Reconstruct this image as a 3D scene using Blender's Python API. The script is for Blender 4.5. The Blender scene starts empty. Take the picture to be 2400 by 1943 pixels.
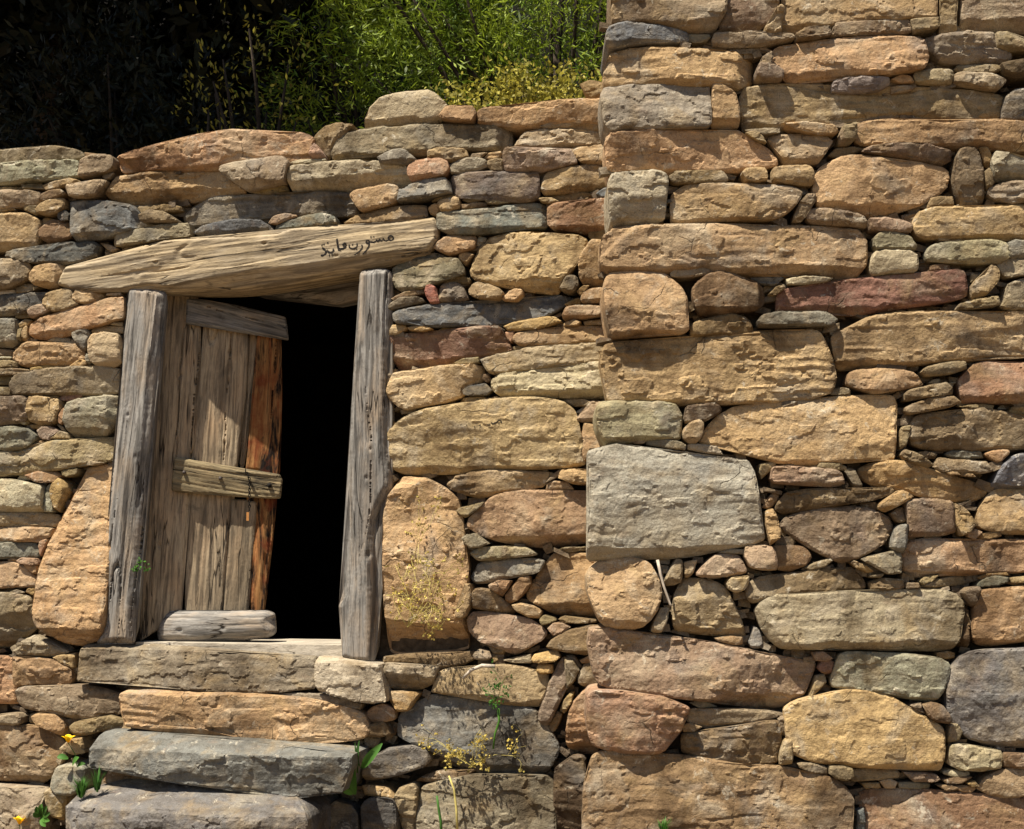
import bpy, math, random
import numpy as np
from mathutils import Vector, Matrix
from mathutils.geometry import delaunay_2d_cdt

scene = bpy.context.scene
COL = scene.collection
R = math.radians
random.seed(7)

# ------------------------------------------------------------------ camera
CAM = np.array((0.0, -5.5, 1.5)); PITCH = R(6.0)
cd = bpy.data.cameras.new('camera'); cam = bpy.data.objects.new('camera', cd); COL.objects.link(cam)
cam.location = CAM; cam.rotation_euler = (R(90) + PITCH, 0, 0)
cd.sensor_width = 36.0; cd.lens = 45.0; cd.clip_end = 500.0; cd.clip_start = 0.05
scene.camera = cam

# ------------------------------------------------------------------ light
SUN_EL, SUN_AZ = R(63), R(50)          # height above the horizon; turn to the left of the view
TOSUN = Vector((-math.sin(SUN_AZ) * math.cos(SUN_EL), -math.cos(SUN_AZ) * math.cos(SUN_EL), math.sin(SUN_EL)))
w = bpy.data.worlds.new('World'); scene.world = w; w.use_nodes = True
nt = w.node_tree; bg = nt.nodes['Background']
sky = nt.nodes.new('ShaderNodeTexSky'); sky.sky_type = 'NISHITA'; sky.sun_disc = False
sky.sun_elevation = SUN_EL; sky.sun_rotation = R(180) + SUN_AZ
nt.links.new(sky.outputs[0], bg.inputs[0]); bg.inputs[1].default_value = 0.05
sd = bpy.data.lights.new('sun', 'SUN'); sd.energy = 5.0; sd.angle = R(0.55); sd.color = (1.0, 0.93, 0.80)
so = bpy.data.objects.new('sun', sd); COL.objects.link(so); so.location = (-3, -4, 8)
so.rotation_euler = TOSUN.to_track_quat('Z', 'Y').to_euler()
scene.view_settings.view_transform = 'Standard'; scene.view_settings.look = 'None'
scene.view_settings.exposure = 0.95; scene.view_settings.gamma = 1.0
scene.view_settings.use_curve_mapping = False

# ------------------------------------------------------------------ planes of the place
F_PX = 3000.0
FWD = np.array((0, math.cos(PITCH), math.sin(PITCH))); UP = np.array((0, -math.sin(PITCH), math.cos(PITCH)))
class Plane:
    """upright plane: origin o, direction u (to the right), height v, outward normal n"""
    def __init__(s, o, yaw):
        s.o = np.array(o, float); s.u = np.array((math.cos(yaw), math.sin(yaw), 0.0)); s.v = np.array((0, 0, 1.0))
        s.n = np.array((math.sin(yaw), -math.cos(yaw), 0.0))
    def shifted(s, d):
        p = Plane((0, 0, 0), 0); p.o = s.o + s.n * d; p.u, p.v, p.n = s.u, s.v, s.n; return p
    def uv(s, x, y):
        d = np.array((1.0, 0, 0)) * ((x - 1200.0) / F_PX) + UP * (-(y - 971.5) / F_PX) + FWD
        t = np.dot(s.o - CAM, s.n) / np.dot(d, s.n)
        q = CAM + d * t - s.o
        return float(np.dot(q, s.u)), float(q[2])
    def pt(s, a, b, c=0.0): return s.o + s.u * a + s.v * b + s.n * c
    def rot(s): return Matrix((s.u, s.v, s.n)).transposed()
YAW_L = R(-11)
RIGHT = Plane((0.40, 0.0, 0.0), 0.0)
LEFT = Plane((0.40, 0.28, 0.0), YAW_L)

# ------------------------------------------------------------------ helpers
def tag(o, label=None, cat=None, group=None, kind=None):
    if label: o['label'] = label
    if cat: o['category'] = cat
    if group: o['group'] = group
    if kind or label: o['kind'] = kind or 'thing'
    return o
def empty(name, loc):
    o = bpy.data.objects.new(name, None); COL.objects.link(o); o.location = loc; o.empty_display_size = 0.1
    return o
def mesh_np(name, verts, faces, mat, smooth=False):
    me = bpy.data.meshes.new(name)
    me.from_pydata([tuple(map(float, v)) for v in verts] if not isinstance(verts, np.ndarray) else verts.tolist(), [],
                   faces if isinstance(faces, list) else faces.tolist())
    if mat: me.materials.append(mat)
    if smooth: me.polygons.foreach_set('use_smooth', [True] * len(me.polygons))
    me.update(); return me
def link(name, me, parent=None, loc=(0, 0, 0), rot=None):
    o = bpy.data.objects.new(name, me); COL.objects.link(o)
    if parent is not None:
        o.parent = parent
        loc = np.array(loc, float) - np.array(world_loc(parent))
        if getattr(parent, 'rotm', None): pass
    o.location = loc
    if rot is not None: o.rotation_euler = rot.to_euler()
    return o
def world_loc(o):
    p = np.array(o.location)
    while o.parent is not None:
        o = o.parent; p = p + np.array(o.location)
    return p

def _hash(ix, iy, seed):
    h = (ix.astype(np.int64) * 374761393 + iy.astype(np.int64) * 668265263 + int(seed) * 1274126177) & 0x7fffffff
    h = ((h ^ (h >> 13)) * 1274126177) & 0x7fffffff
    return ((h ^ (h >> 16)) & 0xffff) / 65535.0
def vnoise(x, y, seed=0):
    """value noise in -1..1"""
    ix = np.floor(x); iy = np.floor(y); fx = x - ix; fy = y - iy
    sx = fx * fx * fx * (fx * (fx * 6 - 15) + 10); sy = fy * fy * fy * (fy * (fy * 6 - 15) + 10)
    a = _hash(ix, iy, seed); b = _hash(ix + 1, iy, seed); c = _hash(ix, iy + 1, seed); d = _hash(ix + 1, iy + 1, seed)
    return ((a + (b - a) * sx) * (1 - sy) + (c + (d - c) * sx) * sy) * 2 - 1
def fbm(x, y, seed, oct=4, gain=0.5):
    t = 0; a = 1.0; n = 0
    for k in range(oct):
        t = t + a * vnoise(x * 2 ** k + 17.3 * k, y * 2 ** k - 9.1 * k, seed + k); n += a; a *= gain
    return t / n

def sdf(px, py, poly):
    """distance to the outline (positive inside), for many points"""
    ax, ay = poly[:, 0], poly[:, 1]; bx, by = np.roll(ax, -1), np.roll(ay, -1)
    dx, dy = bx - ax, by - ay; L = dx * dx + dy * dy + 1e-12
    best = np.full(px.shape, 1e9); ins = np.zeros(px.shape, bool)
    for i in range(len(ax)):
        t = np.clip(((px - ax[i]) * dx[i] + (py - ay[i]) * dy[i]) / L[i], 0, 1)
        ex = px - ax[i] - t * dx[i]; ey = py - ay[i] - t * dy[i]
        best = np.minimum(best, ex * ex + ey * ey)
        if dy[i] != 0:
            c = ((ay[i] > py) != (by[i] > py)) & (px < dx[i] * (py - ay[i]) / dy[i] + ax[i]); ins ^= c
    return np.where(ins, 1, -1) * np.sqrt(best)
def area(p):
    x, y = p[:, 0], p[:, 1]; return 0.5 * float(np.sum(x * np.roll(y, -1) - np.roll(x, -1) * y))

def soften(poly, cut=0.010, frac=0.3):
    out = []
    n = len(poly)
    for i in range(n):
        p, a, b = poly[i], poly[i - 1], poly[(i + 1) % n]
        for q in (a, b):
            L = np.linalg.norm(q - p); out.append(p + (q - p) / max(L, 1e-9) * min(cut, frac * L))
    return np.array(out)
def resample(poly, step):
    out = []
    n = len(poly)
    for i in range(n):
        a, b = poly[i], poly[(i + 1) % n]; L = np.linalg.norm(b - a); k = max(1, int(round(L / step)))
        for j in range(k): out.append(a + (b - a) * j / k)
    return np.array(out)

def slab_mesh(name, poly, mat, seed, p=0.0, depth=0.12, spacing=0.008, rnd=0.016, flags={}, wood=False, rough=1.0,
              jag=0.0035, cut=0.006):
    """A stone or timber piece: the outline (local x,y) carries a relief that faces +z, sides run back to -depth."""
    poly = np.asarray(poly, float)
    if area(poly) < 0: poly = poly[::-1]
    A = abs(area(poly)); ext = poly.max(0) - poly.min(0); mn = float(min(ext)); w_eff = min(mn, A / max(float(max(ext)), 1e-6))
    sp = min(spacing, max(0.0035, w_eff / 7.0))
    cut = min(cut, (0.2 if wood else 0.07) * w_eff)
    out = resample(soften(poly, cut) if not wood else soften(soften(poly, cut), cut * .4), sp)
    nx = 0.55 * vnoise(out[:, 0] * 45, out[:, 1] * 45, seed + 5) + 0.5 * vnoise(out[:, 0] * 120, out[:, 1] * 120, seed + 6)
    ny = 0.55 * vnoise(out[:, 0] * 45, out[:, 1] * 45, seed + 8) + 0.5 * vnoise(out[:, 0] * 120, out[:, 1] * 120, seed + 9)
    j = min(jag, 0.05 * w_eff)
    out = out + np.stack((nx, ny), 1) * j + np.random.RandomState(seed + 4).uniform(-.28, .28, out.shape) * min(sp, .006) * (0 if wood else 1)
    lo, hi = out.min(0), out.max(0)
    gx = np.arange(lo[0], hi[0], sp); gy = np.arange(lo[1], hi[1], sp * 0.87)
    X, Y = np.meshgrid(gx, gy); X = X + (np.arange(len(gy)) % 2)[:, None] * sp * 0.5
    rs = np.random.RandomState(seed)
    X = (X + rs.uniform(-.18, .18, X.shape) * sp).ravel(); Y = (Y + rs.uniform(-.18, .18, Y.shape) * sp).ravel()
    d = sdf(X, Y, out); k = d > sp * 0.55; X, Y = X[k], Y[k]
    n = len(out)
    co = [Vector((a, b)) for a, b in out] + [Vector((a, b)) for a, b in zip(X, Y)]
    res = delaunay_2d_cdt(co, [], [list(range(n))], 1, 1e-6, True)
    V = np.array([(v.x, v.y) for v in res[0]]); F = [list(f) for f in res[2]]
    x, y = V[:, 0], V[:, 1]
    d = np.maximum(sdf(x, y, out), 0.0)
    r = min(rnd, 0.13 * w_eff) * (1.0 + 0.7 * vnoise(x * 22, y * 22, seed + 3)) if not wood else np.full(x.shape, min(rnd, .3 * w_eff))
    t = np.clip(d / np.maximum(r, 1e-4), 0, 1)
    edge = -r * (.45 * (1 - np.sqrt(np.clip(1 - (1 - t) ** 2, 0, 1))) + .75 * (1 - t))
    cx, cy = 0.5 * (lo + hi); W, H = hi - lo
    z = np.zeros(x.shape)
    if not wood:
        tilt = 0.10 * rough
        z += (x - cx) * rs.uniform(-tilt, tilt) * min(1, .25 / W) + (y - cy) * rs.uniform(-.16, .13) * rough
        s = 1.0 / max(0.05, min(0.30, 1.3 * mn))
        z += 0.022 * mn * rough * fbm(x * s * 1.3, y * s * 1.3, seed + 20, 3)
        # broken facets: a shell of tilted planes, sharp where they meet
        wx = x + 0.012 * fbm(x * 13, y * 13, seed + 30, 3); wy_ = y + 0.012 * fbm(x * 13, y * 13, seed + 33, 3)
        K = int(np.clip(W * H / 0.0035, 4, 16)); fz = np.full(x.shape, 1e9)
        for q in range(K):
            ax_, ay_ = rs.uniform(lo[0], hi[0]), rs.uniform(lo[1], hi[1])
            ux, uy = (ax_ - cx) / (W / 2), (ay_ - cy) / (H / 2)
            gx_ = -0.05 * ux * abs(ux) + rs.normal(0, .08); gy_ = -0.07 * uy * abs(uy) + rs.normal(0, .12)
            fz = np.minimum(fz, gx_ * (wx - ax_) + gy_ * (wy_ - ay_) + rs.uniform(0, .010))
        z += np.clip(fz, -.05, .02) * (0.6 + .4 * rough)
        for q in range(rs.randint(1, 4)):                      # corners knocked off
            a = rs.uniform(0, 2 * math.pi); sl = rs.uniform(0.35, 1.1); ox, oy = math.cos(a), math.sin(a)
            reach = abs(ox) * W / 2 + abs(oy) * H / 2; c0 = rs.uniform(0.62, 0.97) * reach
            wob = 0.010 * fbm(x * 14, y * 14, seed + 40 + q, 3)
            z = np.minimum(z, np.maximum(-(((x - cx) * ox + (y - cy) * oy) - c0 + wob) * sl, -0.06) + 0.004)
        wob = min(0.02, .2 * H) * fbm(x * 9, y * 9, seed + 60, 4)
        if 'U' in flags:
            yc = lo[1] + H * flags['U'] / 100.0; z = np.minimum(z, z - np.maximum(0, (yc - y + wob)) * 0.95)
        if 'T' in flags:
            yc = hi[1] - H * flags['T'] / 100.0; z = np.minimum(z, z - np.maximum(0, (y - yc + wob * .4)) * 2.4)
        if 'R' in flags:
            xc = hi[0] - W * flags['R'] / 100.0; z = np.minimum(z, z - np.maximum(0, (x - xc + wob)) * 1.1)
        if 'L' in flags:
            xc = lo[0] + W * flags['L'] / 100.0; z = np.minimum(z, z - np.maximum(0, (xc - x + wob)) * 1.1)
        strat = flags.get('B', 0.35)
        warp = y * 55 + 1.6 * fbm(x * 7, y * 7, seed + 70, 2)
        lay = vnoise(warp, x * 2.3, seed + 71)
        z += 0.0026 * rough * strat * np.tanh(lay * 3.2) * np.clip(.5 + 1.6 * fbm(x * 6, y * 6, seed + 75, 2), 0, 1)
        lay2 = vnoise(y * 150 + 1.2 * vnoise(x * 9, y * 9, seed + 73), x * 5.0, seed + 72)
        z += 0.0007 * rough * strat * lay2
        pit = fbm(x * 38, y * 38, seed + 80, 4)
        patch = np.clip(fbm(x * 9, y * 9, seed + 85, 2) * 2 + 0.3, 0, 1) * rs.choice([.12, .2, .3, .55])
        z += 0.0020 * rough * np.sign(pit) * np.abs(pit) ** .8 * (0.15 + patch)
        z += 0.0016 * rough * vnoise(x * 110, y * 110, seed + 82) * (0.3 + patch)
        # flaked ledges
        fl = fbm(x * 9, y * 14, seed + 90, 4); z += 0.0040 * rough * np.tanh((fl - .16) * 34) * (0.4 + .6 * flags.get('K', .6))
    else:
        gr = flags.get('G', 1.0)
        if 'U' in flags:
            z -= np.maximum(0, lo[1] + H * flags['U'] / 100.0 - y + .012 * fbm(x * 4, y * 4, seed + 60, 3)) * .8
        z += 0.012 * fbm(x * 2.2, y * 9, seed + 20, 3) * gr
        wy = y + 0.02 * fbm(x * 3.0, y * 8, seed + 21, 2)
        z += 0.0026 * gr * vnoise(wy * 95, x * 2.0, seed + 22) + 0.0014 * gr * vnoise(wy * 260, x * 4.0, seed + 23)
        cr = np.abs(vnoise(wy * 16, x * 1.1, seed + 24)); cr2 = np.clip(vnoise(x * 2.1, y * 3, seed + 25) + .25, 0, 1)
        z -= 0.020 * gr * np.exp(-(cr / 0.035) ** 2) * cr2
        for q in range(flags.get('N', 0)):
            kx, ky = rs.uniform(lo[0] + .1 * W, hi[0] - .1 * W), rs.uniform(lo[1] + .3 * H, hi[1] - .3 * H)
            rr = np.hypot((x - kx) / 1.9, y - ky); kr = rs.uniform(.010, .018)
            z += 0.006 * np.exp(-(rr / (kr * 1.9)) ** 2) - 0.012 * np.exp(-(rr / (kr * .55)) ** 2)
    z = p + z + edge
    nb = len(V)
    verts = np.zeros((nb, 3)); verts[:, :2] = V; verts[:, 2] = z
    # border loop in order, from the triangles' edges used once
    cnt = {}
    for f in F:
        for i in range(len(f)):
            a, b = f[i], f[(i + 1) % len(f)]
            if (b, a) in cnt: del cnt[(b, a)]
            else: cnt[(a, b)] = 1
    nxt = {a: b for a, b in cnt}
    loops = []
    if nxt:
        start = next(iter(nxt)); loop = [start]; c = nxt[start]
        while c != start and len(loop) <= len(nxt): loop.append(c); c = nxt.get(c, start)
        loops = loop
    m = len(loops)
    if m > 2:
        ring = verts[loops]
        c2 = ring[:, :2].mean(0)
        mid = ring.copy(); mid[:, :2] += 0.0; mid[:, 2] = ring[:, 2] * .4 - depth * .25
        back = ring.copy(); back[:, :2] = c2 + (ring[:, :2] - c2) * 0.95; back[:, 2] = -depth
        verts = np.concatenate((verts, ring, mid, back))
        o0, o1, o2 = nb, nb + m, nb + 2 * m
        for i in range(m):
            k2 = (i + 1) % m
            F.append([o0 + k2, o0 + i, o1 + i, o1 + k2]); F.append([o1 + k2, o1 + i, o2 + i, o2 + k2])
        F.append([o2 + i for i in range(m)][::-1])
    me = mesh_np(name, verts, F, mat, True)
    me.set_sharp_from_angle(angle=R(38) if wood else R(21))
    return me

# ------------------------------------------------------------------ materials
def newmat(name):
    m = bpy.data.materials.new(name); m.use_nodes = True
    n = m.node_tree; n.nodes.clear()
    out = n.nodes.new('ShaderNodeOutputMaterial'); b = n.nodes.new('ShaderNodeBsdfPrincipled')
    n.links.new(b.outputs[0], out.inputs[0]); b.inputs['Roughness'].default_value = 0.9
    b.inputs['Specular IOR Level'].default_value = 0.18
    return m, n, b
def N(n, t, **kw):
    x = n.nodes.new('ShaderNode' + t)
    for k, v in kw.items(): setattr(x, k, v)
    return x
def mix(n, a, b, f, mode='MIX'):
    x = N(n, 'Mix', data_type='RGBA', blend_type=mode)
    for s, v in ((x.inputs[0], f), (x.inputs[6], a), (x.inputs[7], b)):
        if isinstance(v, (int, float)): s.default_value = v
        elif isinstance(v, tuple): s.default_value = (*v, 1)
        else: n.links.new(v, s)
    return x.outputs[2]
def noise(n, vec, scale, detail=4, rough=0.55, dist=0.0):
    x = N(n, 'TexNoise'); x.inputs['Scale'].default_value = scale; x.inputs['Detail'].default_value = detail
    x.inputs['Roughness'].default_value = rough; x.inputs['Distortion'].default_value = dist
    if vec is not None: n.links.new(vec, x.inputs['Vector'])
    return x.outputs[0]
def ramp(n, v, lo, hi, a=0.0, b=1.0):
    x = N(n, 'MapRange'); x.inputs[1].default_value = lo; x.inputs[2].default_value = hi
    x.inputs[3].default_value = a; x.inputs[4].default_value = b; n.links.new(v, x.inputs[0]); return x.outputs[0]
def math_n(n, op, a, b=None):
    x = N(n, 'Math', operation=op)
    for i, v in enumerate((a, b)):
        if v is None: continue
        if isinstance(v, (int, float)): x.inputs[i].default_value = v
        else: n.links.new(v, x.inputs[i])
    return x.outputs[0]
def obj_coords(n, sc=(1, 1, 1)):
    tc = N(n, 'TexCoord'); oi = N(n, 'ObjectInfo')
    mp = N(n, 'Mapping'); mp.inputs['Scale'].default_value = sc
    n.links.new(tc.outputs['Object'], mp.inputs[0])
    sc1 = N(n, 'VectorMath', operation='SCALE'); sc1.inputs[0].default_value = (37.0, 91.0, 53.0)
    n.links.new(oi.outputs['Random'], sc1.inputs['Scale'])
    ad = N(n, 'VectorMath', operation='ADD'); n.links.new(mp.outputs[0], ad.inputs[0]); n.links.new(sc1.outputs[0], ad.inputs[1])
    return ad.outputs[0], oi
def bump(n, b, h, strength, dist):
    x = N(n, 'Bump'); x.inputs['Strength'].default_value = strength; x.inputs['Distance'].default_value = dist
    n.links.new(h, x.inputs['Height']); n.links.new(x.outputs[0], b.inputs['Normal'])

def stone_material():
    m, n, b = newmat('field_stone')
    v, oi = obj_coords(n); vs, _ = obj_coords(n, (2.2, 24.0, 8.0)); col = oi.outputs['Color']
    big = noise(n, v, 6.0, 4, 0.62, 0.6); med = noise(n, v, 22.0, 4, 0.68, .3); fine = noise(n, v, 190.0, 3, 0.7)
    st = noise(n, vs, 1.6, 5, 0.6, 0.3)
    c = mix(n, col, (0.34, 0.225, 0.085), ramp(n, big, .50, .72, 0, .55))               # iron stain
    big2 = noise(n, v, 4.6, 3, 0.6, .5)
    c = mix(n, c, (0.18, 0.18, 0.17), ramp(n, big2, .55, .72, 0, .50))                # grey weathering
    big3 = noise(n, v, 9.5, 3, 0.62, 0.9)
    c = mix(n, c, (0.34, 0.215, 0.14), ramp(n, big3, .60, .74, 0, .28))                # reddish zones
    c = mix(n, c, (0.46, 0.38, 0.26), ramp(n, noise(n, v, 5.3, 3, .65, .7), .54, .70, 0, .55))   # bleached zones
    c = mix(n, c, (0.52, 0.47, 0.42), ramp(n, st, .30, .62, 0.70, 0.0), 'MULTIPLY')    # bedding streaks
    c = mix(n, c, (0.36, 0.30, 0.24), ramp(n, med, .32, .50, .50, 0.0), 'MULTIPLY')    # dark mottling
    lich = noise(n, v, 15.0, 5, 0.75, 0.7)
    c = mix(n, c, (0.50, 0.44, 0.33), ramp(n, lich, .60, .66, 0, .55))                 # pale crust
    c = mix(n, c, (0.045, 0.038, 0.03), ramp(n, noise(n, v, 40.0, 4, .74), .61, .70, 0, .75))  # dark specks
    wg = N(n, 'NewGeometry'); wm = N(n, 'Mapping'); wm.inputs['Scale'].default_value = (1.6, 1.6, .75); n.links.new(wg.outputs['Position'], wm.inputs[0])
    soil = noise(n, wm.outputs[0], 1.5, 5, .62, .4)                                      # dust and water marks that run over neighbours
    c = mix(n, c, (0.30, 0.25, 0.19), ramp(n, soil, .53, .66, 0, .75), 'MULTIPLY')
    c = mix(n, c, (0.44, 0.36, 0.23), ramp(n, soil, .46, .34, 0, .38))
    g = ramp(n, fine, .25, .75, .66, 1.34)
    hs = N(n, 'HueSaturation'); hs.inputs['Saturation'].default_value = 0.90; n.links.new(c, hs.inputs['Color']); n.links.new(g, hs.inputs['Value'])
    n.links.new(hs.outputs[0], b.inputs['Base Color'])
    h = math_n(n, 'ADD', math_n(n, 'MULTIPLY', noise(n, v, 70.0, 4, .7), 1.0), math_n(n, 'MULTIPLY', fine, .35))
    h = math_n(n, 'ADD', h, math_n(n, 'MULTIPLY', st, .35))
    wv = N(n, 'VectorMath', operation='MULTIPLY_ADD'); nz = N(n, 'TexNoise'); nz.inputs['Scale'].default_value = 9.0; nz.inputs['Detail'].default_value = 5
    n.links.new(v, nz.inputs['Vector']); n.links.new(nz.outputs['Color'], wv.inputs[0]); wv.inputs[1].default_value = (.09, .09, .09); n.links.new(v, wv.inputs[2])
    def vor(scale, feat):
        x = N(n, 'TexVoronoi', feature=feat); x.inputs['Scale'].default_value = scale; n.links.new(wv.outputs[0], x.inputs['Vector']); return x.outputs['Distance']
    h = math_n(n, 'ADD', h, math_n(n, 'MULTIPLY', vor(16.0, 'F1'), -1.1)); h = math_n(n, 'ADD', h, math_n(n, 'MULTIPLY', vor(47.0, 'F1'), -.5))
    crack = math_n(n, 'MULTIPLY', ramp(n, vor(4.2, 'DISTANCE_TO_EDGE'), .0, .012, 1, 0), ramp(n, noise(n, v, 5.0, 3, .5), .57, .64))
    h = math_n(n, 'SUBTRACT', h, math_n(n, 'MULTIPLY', crack, 1.2))
    hs2 = mix(n, hs.outputs[0], (0.06, 0.045, 0.03), math_n(n, 'MULTIPLY', crack, .6)); n.links.new(hs2, b.inputs['Base Color'])
    bump(n, b, h, 0.85, 0.006)
    return m
STONE = stone_material()

def wood_material(name, base, dark, warm, amount=0.5):
    m, n, b = newmat(name)
    v, oi = obj_coords(n, (1.0, 15.0, 15.0)); v2, _ = obj_coords(n, (2.0, 8.0, 8.0)); v3, _ = obj_coords(n)
    g = noise(n, v, 2.0, 6, 0.60, 1.1); g2 = noise(n, v, 6.0, 5, 0.6, 0.8); big = noise(n, v2, 1.6, 4, 0.55, .5)
    c = mix(n, base, warm, ramp(n, big, .42, .66, 0, amount))
    c = mix(n, c, tuple(.62 * q for q in base), ramp(n, noise(n, v3, 3.2, 4, .6, .6), .48, .64, 0, .8))
    c = mix(n, c, dark, ramp(n, g, .36, .54, .80, 0.0))
    c = mix(n, c, dark, ramp(n, g2, .32, .48, .75, 0.0))
    c = mix(n, c, (0.055, 0.045, 0.035), ramp(n, noise(n, v3, 9.0, 5, .65, .4), .62, .72, 0, .55))
    vc, _ = obj_coords(n, (0.55, 9.0, 9.0)); s_ = math_n(n, 'ABSOLUTE', math_n(n, 'SUBTRACT', noise(n, vc, 1.25, 3, .5, .5), .5))
    split = math_n(n, 'MULTIPLY', ramp(n, s_, .0, .010, 1, 0), ramp(n, noise(n, v2, 1.1, 2, .5), .44, .52))
    c = mix(n, c, (0.018, 0.014, 0.011), math_n(n, 'MULTIPLY', split, .92))
    fine = noise(n, v, 30.0, 2, .6)
    hs = N(n, 'HueSaturation'); n.links.new(c, hs.inputs['Color']); n.links.new(math_n(n, 'MULTIPLY', ramp(n, fine, .25, .75, .8, 1.2), ramp(n, oi.outputs['Random'], 0, 1, .82, 1.15)), hs.inputs['Value'])
    n.links.new(hs.outputs[0], b.inputs['Base Color'])
    h = math_n(n, 'ADD', g, math_n(n, 'MULTIPLY', fine, .4)); h = math_n(n, 'SUBTRACT', h, math_n(n, 'MULTIPLY', split, 1.6)); bump(n, b, h, .8, .005)
    return m
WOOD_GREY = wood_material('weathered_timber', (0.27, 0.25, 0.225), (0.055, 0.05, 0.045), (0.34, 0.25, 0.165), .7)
WOOD_LINTEL = wood_material('lintel_timber', (0.50, 0.385, 0.235), (0.13, 0.098, 0.065), (0.36, 0.30, 0.22), .8)
WOOD_PLANK = wood_material('plank_timber', (0.40, 0.31, 0.205), (0.10, 0.078, 0.055), (0.40, 0.265, 0.155), .7)
WOOD_BATTEN = wood_material('batten_timber', (0.34, 0.265, 0.15), (0.10, 0.08, 0.05), (0.30, 0.21, 0.11), .7)
def charred():
    m, n, b = newmat('charred_timber')
    v, _ = obj_coords(n, (1.6, 14.0, 14.0)); v3, _ = obj_coords(n)
    g = noise(n, v, 2.2, 6, .65, .8); c = mix(n, (0.20, 0.065, 0.02), (0.36, 0.19, 0.07), ramp(n, g, .35, .65))
    c = mix(n, c, (0.012, 0.008, 0.006), ramp(n, noise(n, v, 1.5, 5, .7, 1.0), .44, .56))
    c = mix(n, c, (0.16, 0.035, 0.012), ramp(n, noise(n, v3, 8.0, 4, .6), .5, .65, 0, .8))
    n.links.new(c, b.inputs['Base Color']); bump(n, b, g, .8, .005); return m
CHAR = charred()
def plain(name, col, rough=.85, spec=.2, var=.25, scale=20.0, bumpd=0.0):
    m, n, b = newmat(name); v, _ = obj_coords(n); t = noise(n, v, scale, 5, .6)
    hs = N(n, 'HueSaturation'); hs.inputs['Color'].default_value = (*col, 1); n.links.new(ramp(n, t, .25, .75, 1 - var, 1 + var), hs.inputs['Value'])
    n.links.new(hs.outputs[0], b.inputs['Base Color']); b.inputs['Roughness'].default_value = rough; b.inputs['Specular IOR Level'].default_value = spec
    if bumpd: bump(n, b, t, .8, bumpd)
    return m
EARTH = plain('wall_earth', (0.075, 0.055, 0.036), .97, .1, .6, 30.0, .01)
SOIL = plain('soil', (0.16, 0.115, 0.07), .97, .1, .5, 12.0, .02)
HILLSOIL = plain('hill_soil', (0.008, 0.007, 0.006), .97, .05, .6, 3.0, .05)  # soil taken down near black, the hillside's deep shade put into its colour
ROOM_DARK = plain('room_dark_plaster', (0.020, 0.016, 0.013), .97, .05, .5, 6.0, .01)  # near-black room surfaces, the unlit room's darkness put into the colour
def ink():
    m, n, b = newmat('worn_ink'); v, _ = obj_coords(n, (1, 6, 1)); c = mix(n, (0.012, 0.010, 0.009), (0.24, 0.18, 0.11), ramp(n, noise(n, v, 38.0, 4, .7), .56, .68, 0, .6))
    n.links.new(c, b.inputs['Base Color']); return m
WORN_INK = ink()
HOLE_CHAIN_BLACK = plain('hole_chain_black', (0.012, 0.010, 0.009), .8, .1, .2, 60.0)
IRON = plain('rusty_iron', (0.06, 0.045, 0.038), .6, .4, .4, 80.0)
COPPER = plain('brass_tag', (0.50, 0.22, 0.06), .45, .5, .2, 40.0)
BARK = plain('bark', (0.045, 0.034, 0.025), .95, .1, .5, 14.0, .02)
TWIG = plain('dry_twig', (0.52, 0.43, 0.14), .8, .2, .3, 60.0)
TWIG_PALE = plain('pale_stick', (0.45, 0.38, 0.30), .85, .2, .3, 60.0)
def leafmat(name, col, col2, trans=.35):
    m, n, b = newmat(name); geo = N(n, 'NewGeometry'); tc = N(n, 'TexCoord')
    r = geo.outputs['Random Per Island']
    big = noise(n, tc.outputs['Object'], 1.6, 3, .6)
    c = mix(n, col, col2, ramp(n, big, .38, .62)); hs = N(n, 'HueSaturation'); n.links.new(c, hs.inputs['Color'])
    n.links.new(ramp(n, r, 0, 1, .35, 1.6), hs.inputs['Value']); n.links.new(hs.outputs[0], b.inputs['Base Color'])
    b.inputs['Roughness'].default_value = .6; b.inputs['Specular IOR Level'].default_value = .3
    tr = N(n, 'BsdfTranslucent'); n.links.new(hs.outputs[0], tr.inputs[0]); ms = N(n, 'MixShader'); ms.inputs[0].default_value = trans
    n.links.new(b.outputs[0], ms.inputs[1]); n.links.new(tr.outputs[0], ms.inputs[2])
    n.links.new(ms.outputs[0], n.nodes['Material Output'].inputs[0]); return m
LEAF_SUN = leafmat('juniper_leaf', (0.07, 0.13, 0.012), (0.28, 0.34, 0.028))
LEAF_DARK = leafmat('shade_coloured_leaf', (0.009, 0.011, 0.004), (0.011, 0.013, 0.004), .1)  # leaf colour near black, carries the deep shade behind the wall
LEAF_GOLD = leafmat('golden_leaf', (0.30, 0.27, 0.04), (0.36, 0.30, 0.05))
LEAF_HERB = leafmat('herb_leaf', (0.06, 0.16, 0.03), (0.09, 0.22, 0.03))
LEAF_DRY = leafmat('dry_floret', (0.55, 0.42, 0.10), (0.48, 0.40, 0.12), .2)
PETAL = leafmat('yellow_petal', (0.80, 0.52, 0.01), (0.85, 0.60, 0.01), .3)

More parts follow.
